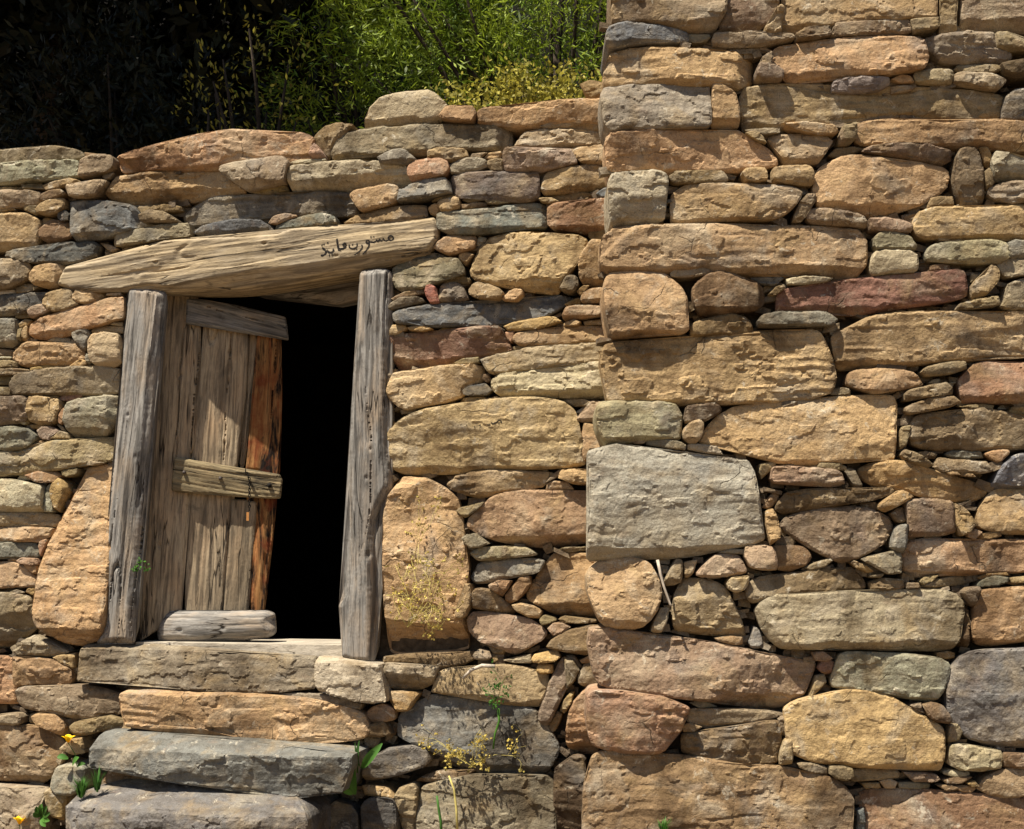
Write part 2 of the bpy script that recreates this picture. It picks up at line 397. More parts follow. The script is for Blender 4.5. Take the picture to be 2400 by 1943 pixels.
PAL = dict(t=(184, 150, 100), T=(150, 118, 76), p=(182, 144, 110), P=(182, 132, 98), r=(132, 92, 74), R=(186, 104, 78),
           g=(116, 121, 126), G=(84, 88, 88), h=(124, 121, 108), k=(150, 132, 102), w=(204, 188, 156), y=(172, 138, 78),
           Y=(200, 160, 92), o=(142, 122, 82), b=(126, 100, 68), B=(88, 70, 50), l=(212, 178, 124), m=(162, 156, 130),
           n=(172, 152, 110), q=(196, 154, 106), u=(152, 114, 76), v=(150, 130, 108), j=(112, 100, 94), c=(164, 154, 134), e=(176, 168, 152))
UNIFY = (0.30, 0.215, 0.105)
GAIN = 0.86
def lin(c):
    c = c / 255.0; return c / 12.92 if c <= .04045 else ((c + .055) / 1.055) ** 2.4
def stone_colour(code, rs):
    a = np.mean([[lin(v) for v in PAL[c]] for c in code], 0) * .88 + .12 * np.array(UNIFY); a = a * GAIN
    return (*(a * rs.uniform(.90, 1.10) * rs.uniform(.96, 1.04, 3)), 1.0)
# ------------------------------------------------------------------ the stones, outlined on their wall
# "@tile  x0 y0 size side": outlines below are in tile units. Each line: colour letters, options, outline.
# options: U/T/L/R = share (%) of the face that breaks back at bottom/top/left/right, D = cm in front of the wall, S = step number
STONES = """
@A 0 300 2.332 L
kB: 0 19 18 18 38 17 50 16 68 18 78 21 80 27 78 31 60 32 40 33 20 35 5 36 2 28
b: 79 21 92 23 100 25 88 26 81 27
m: 0 38 15 36 25 33 50 32 76 31 78 45 77 48 50 51 30 53 10 55 0 56
k: 79 32 88 27 98 26 110 27 113 32 112 39 106 44 95 46 79 49
t U45 D3: 98 63 104 56 110 45 130 43 155 41 180 40 214 38 222 43 228 49 240 58 239 62 214 65 185 69 160 72 130 74 116 75 107 70
pw: 64 58 83 56 92 52 107 52 104 57 98 64 97 66 85 69 68 68
k: 100 44 111 43 108 49 104 51 100 48
oy: 40 57 50 54 70 50 78 52 81 55 65 58 45 62
o: 20 56 38 53 40 57 42 60 22 60
o: 0 57 20 57 22 60 0 62
k: 0 63 12 62 22 62 38 63 40 70 37 76 20 78 0 83
b: 38 68 48 63 60 61 65 65 58 69 44 73 38 72
ot: 35 82 40 76 55 69 63 70 64 78 58 84 48 88 36 85
o: 22 77 35 76 36 82 33 86 22 82
o: 0 84 10 78 13 81 0 87
G: 56 84 63 81 67 86 67 91 62 93 56 90
g R15 D2: 63 70 80 70 105 71 115 76 123 79 129 74 135 84 141 98 130 101 115 104 100 109 73 113 68 100 65 85
to: 135 75 160 74 177 76 178 80 160 82 137 82 133 78
bk: 139 88 150 82 165 84 178 92 179 95 165 95 142 94
k: 142 94 168 93 170 96 155 98 142 98
l: 0 90 12 85 22 84 35 90 37 96 34 108 31 117 20 119 0 123
y: 35 90 38 86 50 90 48 93 38 97
ub: 37 100 50 90 58 95 66 92 69 98 70 108 55 114 45 115 37 108
mo: 112 107 115 104 126 102 160 98 189 95 191 108 170 110 150 114 118 118 111 118
o: 120 118 140 116 150 118 149 121 135 122 121 121
k: 97 114 108 116 116 120 108 123 101 118
G U10: 4 124 10 121 30 121 32 120 45 121 55 116 70 114 93 113 97 117 94 128 80 134 65 137 40 136 15 133 4 130
pk: 94 129 110 126 130 122 137 124 120 129 100 131
o: 30 121 38 116 46 115 50 118 45 120
k: 0 131 12 131 28 136 30 143 26 152 16 153 8 160 0 163
t R25: 29 147 35 139 45 137 55 136 63 137 65 141 58 150 57 159 45 160 33 157 29 152
o: 11 159 22 154 36 159 27 163 13 165
w: 0 163 10 161 11 165 0 167
@B 500 200 2.332 L
q D2: -101 69 -84 65 -64 59 -39 54 -19 49 0 46 20 43 40 44 60 45 85 43 93 46 98 50 100 57 97 64 98 70 85 73 72 76 60 70 45 74 30 74 5 77 3 82 -30 81 -60 84 -98 84 -101 78
bt: 98 50 108 40 125 36 140 38 135 42 125 50 118 58 113 72 108 66 101 57
p: 97 63 102 58 110 68 113 73 100 74 96 70
wk: 147 39 150 31 154 20 158 16 165 11 175 8 195 4 214 2 222 6 225 10 231 14 234 18 229 25 229 32 214 36 200 37 172 38 150 39
kh R8 U15 D1: 120 55 130 46 145 42 170 39 200 37 214 36 254 36 286 36 296 37 296 58 290 62 264 62 235 61 214 64 190 63 180 65 165 69 150 68 135 66 122 70 117 72 115 66
w U50 D3: 70 88 75 79 100 76 130 74 164 72 180 76 192 77 196 84 196 98 180 99 150 102 120 104 90 105 74 104 72 96
kg: 164 72 175 66 185 63 193 65 204 74 196 78 180 76 170 78
v U25 D2: 5 80 20 76 45 73 60 70 70 71 75 77 72 83 69 88 70 96 55 98 35 100 32 104 26 101 14 92 5 84
w: 77 77 85 74 112 73 113 75 95 76 80 79
yo: 40 99 70 97 72 103 60 106 40 106 33 104
h U10: -37 129 -34 123 -24 116 -9 110 0 107 50 107 100 105 133 105 140 115 144 127 130 128 100 127 60 126 45 128 25 132 0 135 -14 138 -34 138
t: 136 111 142 105 160 102 175 99 184 100 187 108 183 117 175 120 160 123 148 127 138 113
P: 195 82 200 76 214 74 229 73 236 77 237 85 233 90 214 92 199 97 195 90
gh R10: 187 105 200 98 214 93 232 92 238 98 239 108 225 109 214 113 200 115 185 117
bt: 129 137 140 130 180 121 212 119 214 131 190 134 160 139 140 139
p: 53 137 58 130 70 127 82 129 82 131 70 133 62 138
hG U25: 60 138 75 133 95 129 110 128 122 132 124 139 110 141 85 142 62 145 57 146
gG U35: -23 147 -14 140 0 137 20 134 46 134 55 140 60 146 45 147 20 149 0 151 -12 150
@C 1000 200 2.332 L
q: 12 30 20 20 35 20 47 20 49 29 47 36 30 35 15 33
q D2: 50 28 49 21 60 19 90 18 130 15 165 13 185 13 186 25 186 32 172 38 150 35 140 36 125 34 116 36 110 40 98 40 85 37 70 35 49 36
wt U20: 86 59 92 51 96 45 115 42 135 42 160 46 180 43 188 46 187 52 186 57 160 60 130 61 105 61 88 60
t: 113 41 120 35 140 36 160 37 184 33 186 40 182 44 160 45 140 42
ot: 0 65 15 62 35 62 40 65 35 67 42 70 38 73 25 76 10 73 0 74
k: 45 68 60 66 53 72 42 71
t: 55 72 62 66 74 65 75 71 60 72
m: 22 78 30 75 40 72 55 72 60 75 60 80 50 84 30 87 23 87 20 82
k: 60 75 68 72 76 73 76 85 65 85 60 81
v: 77 65 81 62 90 65 125 65 145 62 150 71 151 77 135 80 115 85 78 85 76 75
ot: 138 62 165 57 186 58 187 76 165 78 155 76 147 69
j U10: 23 90 30 87 60 85 100 86 112 87 113 100 112 110 105 114 92 116 85 112 70 110 40 111 30 112 25 103
t: 118 87 135 82 160 78 187 77 188 95 187 101 160 103 135 105 125 107 117 109 113 103 115 98
o: 123 108 128 105 145 104 165 105 168 107 160 112 140 114 128 113
g: 169 107 178 101 188 101 188 109 175 110
o: 3 115 10 110 26 107 26 110 10 115
o: 34 113 40 110 52 109 55 113 40 116
o: 55 112 65 109 78 109 84 115 70 117 60 117
t: 0 122 6 117 10 117 12 125 8 130 2 128
t: 10 118 15 113 28 111 32 113 32 122 20 126 13 126
b: 32 118 45 115 60 115 58 119 45 121 33 123
o: 111 111 125 111 132 115 122 117 113 115
gh R8: 9 128 20 126 45 124 80 119 105 115 120 118 121 125 120 135 118 140 95 142 70 146 50 148 20 148 10 143 10 135
Pu: 121 122 128 117 150 116 165 113 186 110 188 130 192 138 184 142 163 147 145 144 125 142 120 138
o: 162 145 175 142 192 141 192 145 176 152 165 152 161 150
t: 5 162 12 155 20 150 35 149 48 149 48 160 46 163 30 167 20 170 10 165
w: 50 148 58 151 57 156 50 160 47 157
@H 900 560 2.332 L
t: 73 13 80 11 89 14 84 20 80 25 73 18
tl D2: 83 29 88 17 92 7 103 -4 123 -9 143 -9 193 -6 203 -2 201 9 194 21 185 34 178 43 172 52 155 51 135 48 110 44 95 40 85 36
t: 195 22 199 12 208 1 224 0 226 47 200 46 196 38
k: 176 49 182 38 187 35 194 37 195 44 191 52 185 54
y: 193 52 200 46 206 46 200 54 197 56
Go: 5 28 12 24 20 19 40 19 60 17 73 18 78 26 80 35 68 36 60 40 50 45 40 49 15 52 10 47 7 38
G: 13 21 25 15 38 13 50 12 62 16 40 18 20 20
b: 4 59 20 52 40 49 42 53 25 57 8 61
Go: 6 63 15 58 30 57 38 59 40 62 20 65 2 71 1 68
R: 41 52 43 46 47 45 51 48 54 58 55 64 47 65 43 59
v: 54 50 57 44 73 42 80 50 84 60 72 62 56 63 54 55
o: 57 43 62 37 80 36 85 39 84 43 73 42
tk: 84 51 87 45 93 42 105 45 118 51 120 54 115 60 95 59 85 56
t: 117 58 125 52 131 49 138 50 139 55 132 61 120 61
Gg: 8 74 15 71 40 66 70 64 100 63 140 59 160 55 175 53 189 57 182 62 172 70 160 76 140 81 120 85 95 87 70 85 45 88 38 86 37 82 10 84
y: 180 64 190 59 196 58 197 63 185 66
qu: 182 68 190 66 218 66 220 75 200 79 181 81 179 77
t: 197 58 200 50 220 48 221 63 205 63 198 63
y: 119 87 130 83 150 80 160 78 172 78 178 82 170 86 155 90 125 92
y: 0 93 5 85 20 85 22 89 12 94 0 96
y: 22 88 35 86 40 89 48 90 38 92 24 91
y: 52 90 60 86 80 86 83 90 65 92
r U30: 0 97 15 95 40 92 80 91 95 87 115 87 120 97 128 109 125 112 100 116 76 121 68 126 40 129 12 131 4 120 0 115 3 107
ut: 129 99 133 94 150 91 175 88 200 86 224 85 224 101 200 104 170 106 140 108 130 104
P: 121 93 130 92 129 98 127 104 122 97
t: 180 84 190 80 197 82 194 86 180 87
t: 199 81 218 79 220 84 200 85
n: 96 120 110 116 140 110 180 106 214 103 224 103 224 121 200 123 170 127 130 133 110 136 103 133 100 127
nw U25 D2: 106 142 110 136 130 133 165 128 190 124 224 121 226 158 200 158 170 158 130 158 115 157 107 152
tl R12 D1: 0 155 4 140 8 134 40 130 70 126 85 125 97 126 99 140 85 145 78 148 77 158 60 164 40 167 20 171 12 168 3 160
o: 68 125 78 120 94 118 95 124 85 125
G: 79 152 85 147 100 144 107 151 103 156 85 157 80 156
y: 74 162 78 159 95 157 100 158 100 161 85 163 76 164
k: 102 160 112 157 113 160 104 161
b: 98 135 103 134 106 141 101 143 97 140
o: 129 108 138 106 139 109 130 111
o: 177 160 200 160 207 163 205 167 190 167
@I 900 940 2.332 L
l U10 D3: 0 30 5 24 15 17 25 12 35 10 43 6 50 8 58 6 75 2 100 -2 135 -5 165 -3 180 0 189 6 192 14 195 27 198 40 199 55 201 62 190 66 150 67 100 69 60 72 30 73 12 72 2 66 0 60
g: 190 11 200 4 205 4 203 8 193 11
vp: 193 18 197 11 205 7 206 0 220 0 220 20 200 21 195 20
t: 198 33 201 21 218 22 220 50 208 48 204 60 200 60 199 45
q D3: -4 110 0 96 6 88 11 82 14 75 25 75 40 77 55 84 66 92 72 100 70 108 76 117 75 140 79 155 82 170 80 185 75 195 71 208 74 222 77 238 78 251 65 254 40 255 5 257 -3 255 -5 200
kt U25: 61 84 70 76 85 71 105 69 140 70 160 71 170 71 165 76 160 85 145 88 125 90 105 95 95 97 75 93 65 88
k: 162 81 170 72 176 68 178 69 173 76 165 80
bt: 161 89 163 82 170 80 183 81 190 88 175 89
t: 175 77 178 69 190 68 206 69 206 84 190 83 182 80
o: 71 110 75 107 90 104 100 101 95 107 85 115 80 117
pt D1: 81 127 83 118 95 107 105 97 120 91 140 89 180 90 206 90 209 115 210 142 190 143 165 148 135 146 115 142 95 135 92 130
km: 77 138 83 134 92 133 97 140 105 143 95 147 85 148 81 143
om: 85 152 95 147 120 146 143 147 153 155 130 157 100 161 92 160
mg: 89 170 92 163 110 160 150 158 161 161 155 172 140 176 115 179 100 184 87 184 83 178 87 172
o: 168 150 180 147 204 146 204 150 185 152
t: 158 168 165 155 170 153 210 153 211 163 206 176 210 195 214 210 217 219 205 219 180 217 165 213 155 206 142 200 141 193 145 185 150 178
@J 900 1320 2.332 L
u: 104 22 115 17 128 18 125 25 120 30 118 34 108 27
u: 121 31 128 25 135 15 145 13 147 20 140 30 132 38 126 41 121 38
b: 87 30 92 25 105 26 112 30 118 36 125 42 130 48 128 52 115 50 87 46
t: 128 42 138 40 150 44 158 49 155 56 145 55 132 48
o: 155 57 160 52 170 55 173 58 165 61 158 63
o: 175 56 180 53 200 56 214 57 213 60 195 61 178 60
p: 164 66 170 60 180 60 187 64 178 70 170 73
ot: 71 49 78 42 82 30 80 20 85 21 87 30 86 42 82 53 76 57 72 54
pv: 81 57 86 49 95 49 120 51 145 56 158 65 163 70 160 76 145 85 132 93 122 90 110 83 95 79 85 71 82 63
b: 102 83 115 83 121 87 118 93 108 91
b: 162 85 170 75 185 67 205 62 220 62 220 93 200 92 185 90 175 88
v: 88 92 94 87 105 89 107 95 103 98 90 97
y: 107 95 112 93 113 98 108 101
kw: 117 98 135 95 146 92 147 101 130 101
Y: 148 97 150 92 165 89 173 88 177 94 172 99 155 100 150 100
Y: 152 108 154 102 160 101 168 103 169 111 160 112 153 110
b: -4 95 20 92 60 92 88 90 88 98 78 103 60 106 52 108 45 103 20 101 0 101 -4 100
k U60 D4: -2 101 0 101 20 103 45 104 52 107 48 115 47 122 35 128 10 130 0 128
y: 0 129 20 129 36 130 30 140 25 148 14 149 10 142 4 135
tk: 46 130 50 122 52 110 65 106 80 105 100 107 115 102 135 104 155 110 163 113 164 120 160 135 155 145 145 146 120 143 105 135 90 133 75 134
v: 155 150 160 138 165 122 170 110 175 100 179 94 184 105 188 115 180 128 172 145 165 162 160 168 154 160
Bk: 180 94 190 98 196 108 190 120 182 128 188 115
k: 182 93 190 93 198 105 194 106 186 99
t: 196 98 208 92 212 98 205 101 198 101
bk: 194 115 200 102 213 100 215 112 215 122 200 125 195 122
y: 175 150 180 138 187 130 190 130 187 142 180 152
qu: 182 178 184 155 190 140 200 128 214 124 214 133 212 148 211 168 212 181 214 188 212 194 195 194 184 188
o: 163 166 172 150 177 153 175 160 170 170 162 172
q: -21 158 -15 146 0 141 11 147 11 157 0 160 -15 163
u: -2 180 2 168 8 161 11 163 9 172 3 183
b: -18 166 -8 162 0 164 -4 172 -14 174
o: -24 172 -14 175 -6 178 -12 188 -22 186
@K 900 1543 2.332 L
hg D2: 11 68 13 56 18 52 30 46 43 38 60 39 80 41 100 46 120 48 142 51 152 54 153 68 162 73 168 79 175 92 170 105 160 119 145 122 125 122 105 118 90 116 95 112 92 105 85 98 75 97 60 95 45 92 25 86 11 78
Gh D4: -22 115 -20 108 -8 97 5 91 25 89 40 93 45 104 38 110 20 116 0 121 -22 125
kh D4: 31 165 33 145 36 130 45 127 60 124 70 124 85 119 100 118 115 119 125 124 140 120 160 120 170 128 170 145 171 172 171 180 32 180
b: 30 124 40 118 60 113 75 115 95 112 80 120 60 124 40 126
k D3: 10 140 15 130 30 126 33 132 31 150 30 172 20 175 15 160
G D8: -25 150 -20 143 -8 141 5 142 10 150 11 172 11 180 -25 180
G D8: -76 172 -74 165 -60 155 -52 145 -46 148 -35 150 -30 160 -28 172 -28 180 -76 180
t D5: -24 129 -12 129 2 131 8 138 9 141 -5 140 -22 139
B: 171 110 180 105 190 98 200 98 204 110 204 125 206 140 206 160 206 180 171 180 170 130
@D 0 640 2.332 L
G: 0 21 20 19 40 18 60 18 50 23 45 28 35 35 28 38 10 41 0 43
o: 10 40 18 39 26 39 28 43 20 44 9 44
bt: 42 28 47 20 55 17 65 15 73 18 72 24 78 31 70 35 55 39 48 37 43 32
t R35: 72 22 76 16 90 17 102 18 100 23 92 28 85 31 75 29 71 25
vp: 27 37 33 33 43 31 49 37 42 41 29 45
t: 105 20 119 19 119 22 105 22
q U20 D1: 25 55 27 50 40 44 60 39 90 30 108 24 122 23 123 44 110 47 90 53 70 60 50 66 30 65 25 60
mh: 0 46 13 45 13 54 15 65 14 70 5 73 0 74
y: 13 50 20 45 28 46 25 51 18 53 14 54
t: 19 55 22 51 24 53 25 64 23 67 18 67
o: 15 56 19 54 18 68 15 65
ot: 88 57 94 53 110 52 121 52 121 59 105 58 90 60
k: 109 51 112 49 120 48 120 52
h: 71 60 80 57 86 56 89 61 86 70 84 78 80 75 75 68
kw: 44 67 50 64 65 64 74 68 74 70 55 69
t D1: 8 85 10 76 18 71 25 68 40 69 60 71 74 70 80 75 84 83 84 86 75 88 67 94 50 93 30 94 17 93 14 89
tl: 89 66 92 61 105 59 118 61 120 72 120 90 110 94 95 93 90 88 89 78
Y: 67 94 74 89 80 86 86 88 86 91 80 94
h: 85 80 88 82 90 90 87 92 85 86
k: 0 74 8 76 6 82 0 80
w: 0 80 7 83 6 85 0 86
o: 0 89 8 87 15 90 15 94 0 96
y: 27 95 45 92 60 94 45 97 28 98
o: 0 97 10 95 25 96 27 98 15 101 0 103
jo: 6 110 10 103 15 100 40 96 60 94 90 93 117 95 117 118 100 122 85 122 60 121 40 122 10 122 7 116
o: 0 104 8 101 10 105 6 111 0 112
o: 0 114 6 113 7 122 0 124
v: 0 124 15 123 25 124 26 140 25 146 18 150 0 153
tl: 25 131 27 124 38 123 57 126 58 135 53 149 48 153 35 152 26 148
y: 15 147 18 143 22 143 25 148 23 152 17 151
t: 39 122 54 121 54 125 45 124
rP: 54 126 58 122 70 120 79 121 76 126 65 128
u: 56 148 58 138 63 133 62 148 60 152 57 151
m R20 D1: 61 150 63 135 66 129 80 125 100 122 112 122 116 127 115 140 108 155 100 163 75 166 68 165 63 155
k: 52 151 58 153 62 158 58 157
v: 34 158 40 154 50 154 56 158 52 163 47 168 38 166
y: 25 152 33 151 38 154 33 156 27 155
t: 48 166 58 158 65 160 68 166 58 166
mh: 0 158 15 154 25 156 33 162 34 167 28 173 20 177 0 178
@F 0 1020 2.332 L
t: 23 10 38 4 39 6 28 12
n: 0 20 20 15 33 11 50 5 75 4 95 2 112 1 112 24 100 26 85 28 60 34 30 38 0 43
w: 82 27 88 25 100 27 88 30 83 30
w: 11 44 14 40 23 39 25 44 18 45
u: 24 40 35 36 52 36 58 40 52 47 35 47
o: 58 36 65 34 75 33 73 39 64 42 60 40
y R30: 48 52 50 46 55 42 60 45 65 50 65 57 58 68 55 78 50 72 48 62
m: 41 72 43 52 47 48 49 60 50 77 42 77
w: 0 45 10 44 25 47 40 51 41 60 40 70 40 77 30 77 0 77
n: 0 79 20 78 45 78 53 80 55 86 50 92 35 92 15 89 0 91
q: 0 92 20 92 45 93 50 94 47 103 38 102 30 107 15 107 0 107
q: 29 107 36 102 42 103 38 108
h: 0 108 20 108 33 109 36 115 37 122 20 124 0 124
P: 36 112 38 106 45 104 43 112 38 122
t: 5 125 10 123 15 125 13 127 6 127
p: 15 126 20 123 35 124 37 130 30 131 18 129
lp: 0 129 10 127 20 131 28 138 34 146 34 152 20 153 0 155
q: 20 130 34 131 34 140 28 137
y: 22 158 25 154 34 153 34 158 30 161
o: 7 158 15 155 22 158 18 160
k: 0 159 12 158 20 160 28 164 31 175 33 195 26 199 15 207 8 214 0 216
q D4: 74 38 78 32 90 29 108 28 110 40 107 70 105 100 105 130 103 160 103 172 101 190 98 200 92 207 76 212 72 213 55 209 42 200 34 190 32 175 33 155 35 135 40 115 46 103 50 92 55 82 60 70 70 55 74 48
@G 0 1400 2.332 L
mk: 8 51 20 45 30 40 34 37 45 44 55 50 68 55 60 58 40 60 18 59 14 56
bq: 11 60 18 61 45 61 60 66 70 72 71 80 69 87 45 90 30 89 12 90 12 78 20 72 14 68
ot: 50 60 74 56 74 70 70 72 60 66
q: -2 58 8 60 10 64 11 80 12 108 0 107 -2 107
vk D2: 12 94 20 90 45 91 70 88 95 90 110 94 120 97 121 118 105 118 90 125 75 125 60 117 45 115 20 113 15 108
kh D6 S1 T12: 75 84 75 62 77 48 110 48 150 49 180 52 210 56 280 61 298 61 312 61 313 93 290 95 260 97 220 94 180 92 150 89 120 86 95 85
we D7 S2 T12: 313 61 340 63 355 66 380 68 383 79 385 94 388 104 375 107 355 104 335 99 317 94 314 84
q D8 S3 T15: 119 97 125 92 150 89 185 93 220 97 260 99 300 102 330 107 350 113 362 118 366 129 367 138 362 144 345 147 320 142 298 142 285 149 278 152 255 148 240 142 230 132 195 132 192 122 178 117 165 122 155 128 135 131 126 130 122 120
k D5: 270 98 310 97 340 101 362 108 360 114 330 106 290 101
uv D4: 164 138 165 127 172 120 180 119 190 125 197 135 203 141 190 146 175 147 168 142
t D3: 98 135 105 128 120 126 130 130 138 136 137 140 115 139
o D2: 75 125 95 122 110 118 121 122 125 128 105 128 95 137 80 140 72 138 70 130
b D3: 138 136 150 131 165 128 164 140 168 146 150 144 138 141
y D4: 205 133 228 133 240 142 255 148 235 150 205 146
t: 32 120 36 117 55 117 60 122 66 130 60 140 50 133 38 129
k: 23 122 25 118 32 118 36 128 28 129 23 127
k: 0 120 15 116 20 120 20 127 10 130 0 128
b D3: 365 130 385 126 392 138 380 142 368 140
@Z 0 1543 2.332 L
ub D3: -2 66 10 69 35 70 48 76 57 87 58 96 52 110 46 120 35 128 15 127 -2 126
mg D6: 48 132 50 120 55 109 70 107 80 107 86 110 85 120 80 132 66 140 55 138
gh D26 S4 T26: 84 80 92 78 125 80 150 84 180 86 214 86 240 87 280 92 320 96 350 98 350 110 345 120 341 137 300 141 290 143 270 139 250 133 214 131 180 127 150 121 125 114 105 114 85 112 84 95
ub D14: 105 114 130 115 160 120 180 127 165 131 150 134 130 133 110 130 100 125
lY D16: 165 133 206 132 226 134 251 136 262 141 281 146 266 151 246 152 206 146 185 142
gh D40 S5 T22: 60 150 62 142 75 138 95 133 130 134 155 136 180 142 206 146 236 152 266 151 280 146 291 154 300 158 305 166 305 180 60 180 60 165
y D5: 42 136 45 131 55 138 65 141 62 150 60 165 50 160 45 148
v D4: -2 128 20 131 42 132 40 145 42 165 40 180 -2 180
t D2: 62 90 75 80 84 79 85 95 75 97 65 92
k D2: 50 105 58 95 60 100 55 110
@V 1380 0 2.379 L
oy D-12: -10 82 0 79 10 80 20 82 20 88 18 94 5 96 -3 92
@P0 1380 0 2.379 R
bk: 22 -6 80 -8 138 -8 136 10 131 15 129 22 126 26 110 27 100 27 90 24 70 20 50 19 25 19 23 10
bv: 138 0 139 -8 190 -8 189 5 183 15 180 20 165 26 145 29 131 28 131 18 135 12
tk: 185 8 190 4 192 7 190 20 191 32 182 33 175 30 174 25 183 18
t: 193 -8 345 -8 345 12 346 15 320 16 265 18 245 21 230 25 214 29 203 32 192 32 192 15
g U20: 17 36 17 30 22 23 35 20 60 21 85 24 99 27 100 37 80 38 50 38 25 43 19 43
ho: 100 28 121 28 122 32 118 36 105 38 100 35
vk: 123 35 125 29 150 29 160 28 185 33 203 32 204 36 190 39 170 42 140 42 124 41
B: 204 32 214 26 238 24 240 33 222 37 207 38
t R14 D2: 16 66 19 55 23 45 40 42 70 43 110 44 155 46 165 50 172 53 168 62 165 75 150 82 142 80 100 78 60 79 20 81 16 75
q D1: 183 52 184 45 190 41 214 38 244 35 325 34 332 37 334 44 336 55 332 66 314 70 274 73 244 72 214 76 200 78 195 72 190 66 184 62 181 58
kv: 169 62 172 54 181 49 182 55 181 62 175 63
v: 165 69 168 62 185 63 192 68 193 76 188 78 175 78 166 73
ch U8 D2: 12 90 16 82 40 80 75 79 121 81 121 122 100 124 50 125 22 128 15 115 13 100
t: 122 82 125 80 132 80 140 85 146 90 149 105 150 122 122 123
tk: 150 100 151 88 156 81 190 79 214 83 244 88 300 90 334 85 354 83 374 86 389 86 414 90 412 100 409 108 408 113 394 114 374 116 354 114 334 112 304 109 274 112 240 114 245 118 214 119 198 119 190 125 165 124 155 124 158 115 150 107
k: 155 126 175 124 189 125 189 129 175 131 158 128
t: 193 122 214 120 242 122 247 128 243 131 225 132 214 128 205 128
t: 155 129 165 127 172 131 176 139 168 137 160 132
qt D2: 16 138 19 130 28 127 70 126 110 125 150 124 154 128 155 133 165 135 180 142 187 150 190 158 185 160 160 163 135 165 100 166 80 167 70 165 50 165 25 168 22 170 18 155
kt: 177 134 182 131 214 130 236 133 242 137 239 143 230 155 229 159 214 160 195 160 190 150 185 142
@Q0 1890 0 2.379 R
bk: 25 33 30 20 50 19 95 18 102 18 105 30 98 32 80 31 60 33
kb: 103 18 131 16 131 26 120 29 106 32
kt: 135 0 136 -8 151 -8 149 18 152 27 148 30 135 31 134 18
vk: 155 -8 220 -8 220 25 205 27 190 28 157 28 155 15
kh: 119 36 125 34 160 30 187 29 188 45 205 48 208 53 200 58 190 60 160 60 135 58 128 50 121 44
ko: 189 30 200 29 207 38 212 46 205 48 190 45
ob: 148 65 152 61 180 60 192 62 195 66 185 70 155 69
B: 192 62 220 55 220 60 220 75 205 76 195 70
vg: 27 80 30 77 55 74 82 76 83 82 75 87 50 89 27 88
t: 85 76 95 72 103 73 108 79 95 80
k: 86 82 100 81 111 83 105 87 86 89
nk: 107 74 108 70 120 67 140 66 146 68 146 80 130 81 110 79
nk: 147 72 150 70 185 71 200 77 195 82 192 86 180 86 165 83 148 80
gk: 195 112 196 104 200 92 207 87 220 83 220 118 195 117
t D1: 50 125 53 118 60 115 85 113 120 116 140 119 165 117 185 116 220 117 220 145 200 146 180 143 150 141 130 141 110 139 90 139 60 139 50 135
bk: 33 138 35 127 38 121 50 120 50 130 48 138 40 141 34 141
o: 24 150 32 142 50 141 62 144 50 148 35 152
vb: 55 148 65 142 90 140 120 141 145 147 146 156 135 160 120 156 100 152 85 150 70 148
y: 172 144 180 143 184 150 184 165 178 160
@P1 1380 380 2.379 R
nt: 181 8 184 4 214 2 220 5 222 12 222 22 212 22 195 20 182 17
t: 151 10 155 6 165 5 174 5 176 15 175 18 165 19 155 16
ob: 79 13 85 8 110 7 132 8 138 15 137 18 110 19 85 20 81 17
wc D2: 19 25 20 15 23 10 45 7 60 6 70 6 77 10 79 15 77 40 76 54 65 57 40 59 25 61 22 57 20 45
t D1: 82 42 83 28 90 25 97 20 120 19 140 20 155 22 190 21 200 23 207 25 212 30 205 42 195 50 182 55 150 55 110 57 82 57
bk: 202 57 205 47 210 36 216 31 224 31 224 37 218 46 211 57
pt D2: 11 95 13 88 12 75 15 70 25 62 45 60 90 60 130 58 160 60 200 59 214 60 234 60 254 62 270 64 276 72 278 86 276 100 270 109 260 113 240 111 214 107 190 108 150 107 125 107 119 103 100 103 85 105 70 106 40 105 22 106 13 101
wo: 81 108 85 104 95 103 110 101 120 104 121 108 110 111 95 112 82 112
Pl U8 D3: 15 125 17 112 20 107 35 105 55 105 75 106 85 114 95 124 98 132 98 150 100 165 90 168 65 167 45 169 25 172 21 165 18 150
ub R15: 102 123 107 118 118 109 130 107 140 108 155 115 165 117 175 122 178 130 173 140 165 145 150 146 125 150 112 150 105 142 103 130
tb: 100 162 105 156 125 151 140 148 155 151 163 158 164 168 150 170 130 169 115 171 102 170
hG: 161 112 190 110 195 112 185 120 170 118
kw: 196 114 214 111 232 112 242 113 238 116 214 119 197 119
o: 178 129 185 122 193 120 194 124 185 130
r D1: 187 132 190 124 200 122 214 121 244 115 284 112 334 108 364 104 373 106 375 118 376 130 369 134 344 137 314 138 284 144 269 149 254 146 214 143 187 146 188 138
hm: 166 157 172 149 190 147 235 147 246 155 240 160 214 161 185 162 168 162
@Q1 1890 380 2.379 R
kb: 147 12 149 -8 153 -15 168 -16 173 -5 176 8 175 22 178 36 172 43 157 43 151 30 147 18
o: 177 8 182 4 185 12 186 20 180 26 177 18
mw: 184 -5 187 -12 200 -8 210 -3 220 5 220 15 200 17 188 17 185 8
kv: 180 25 185 22 200 18 220 19 220 37 205 40 189 37 181 32
lt D2: 9 24 10 12 15 3 28 -5 35 -9 50 -11 75 -8 95 -4 120 -3 140 1 146 6 145 15 143 22 135 28 128 32 118 38 105 42 90 46 75 50 55 50 44 47 30 45 14 43 10 32
vk U30: 0 48 4 45 20 45 45 49 56 51 60 57 61 63 50 62 30 60 8 59 2 56
vp: 62 55 80 54 95 57 105 60 106 65 102 69 90 69 73 67 64 65
ho: 67 80 68 73 72 69 90 69 103 73 108 80 109 86 100 86 80 85 69 85
nw: 64 100 68 88 72 87 100 86 110 92 110 104 108 108 90 108 66 111
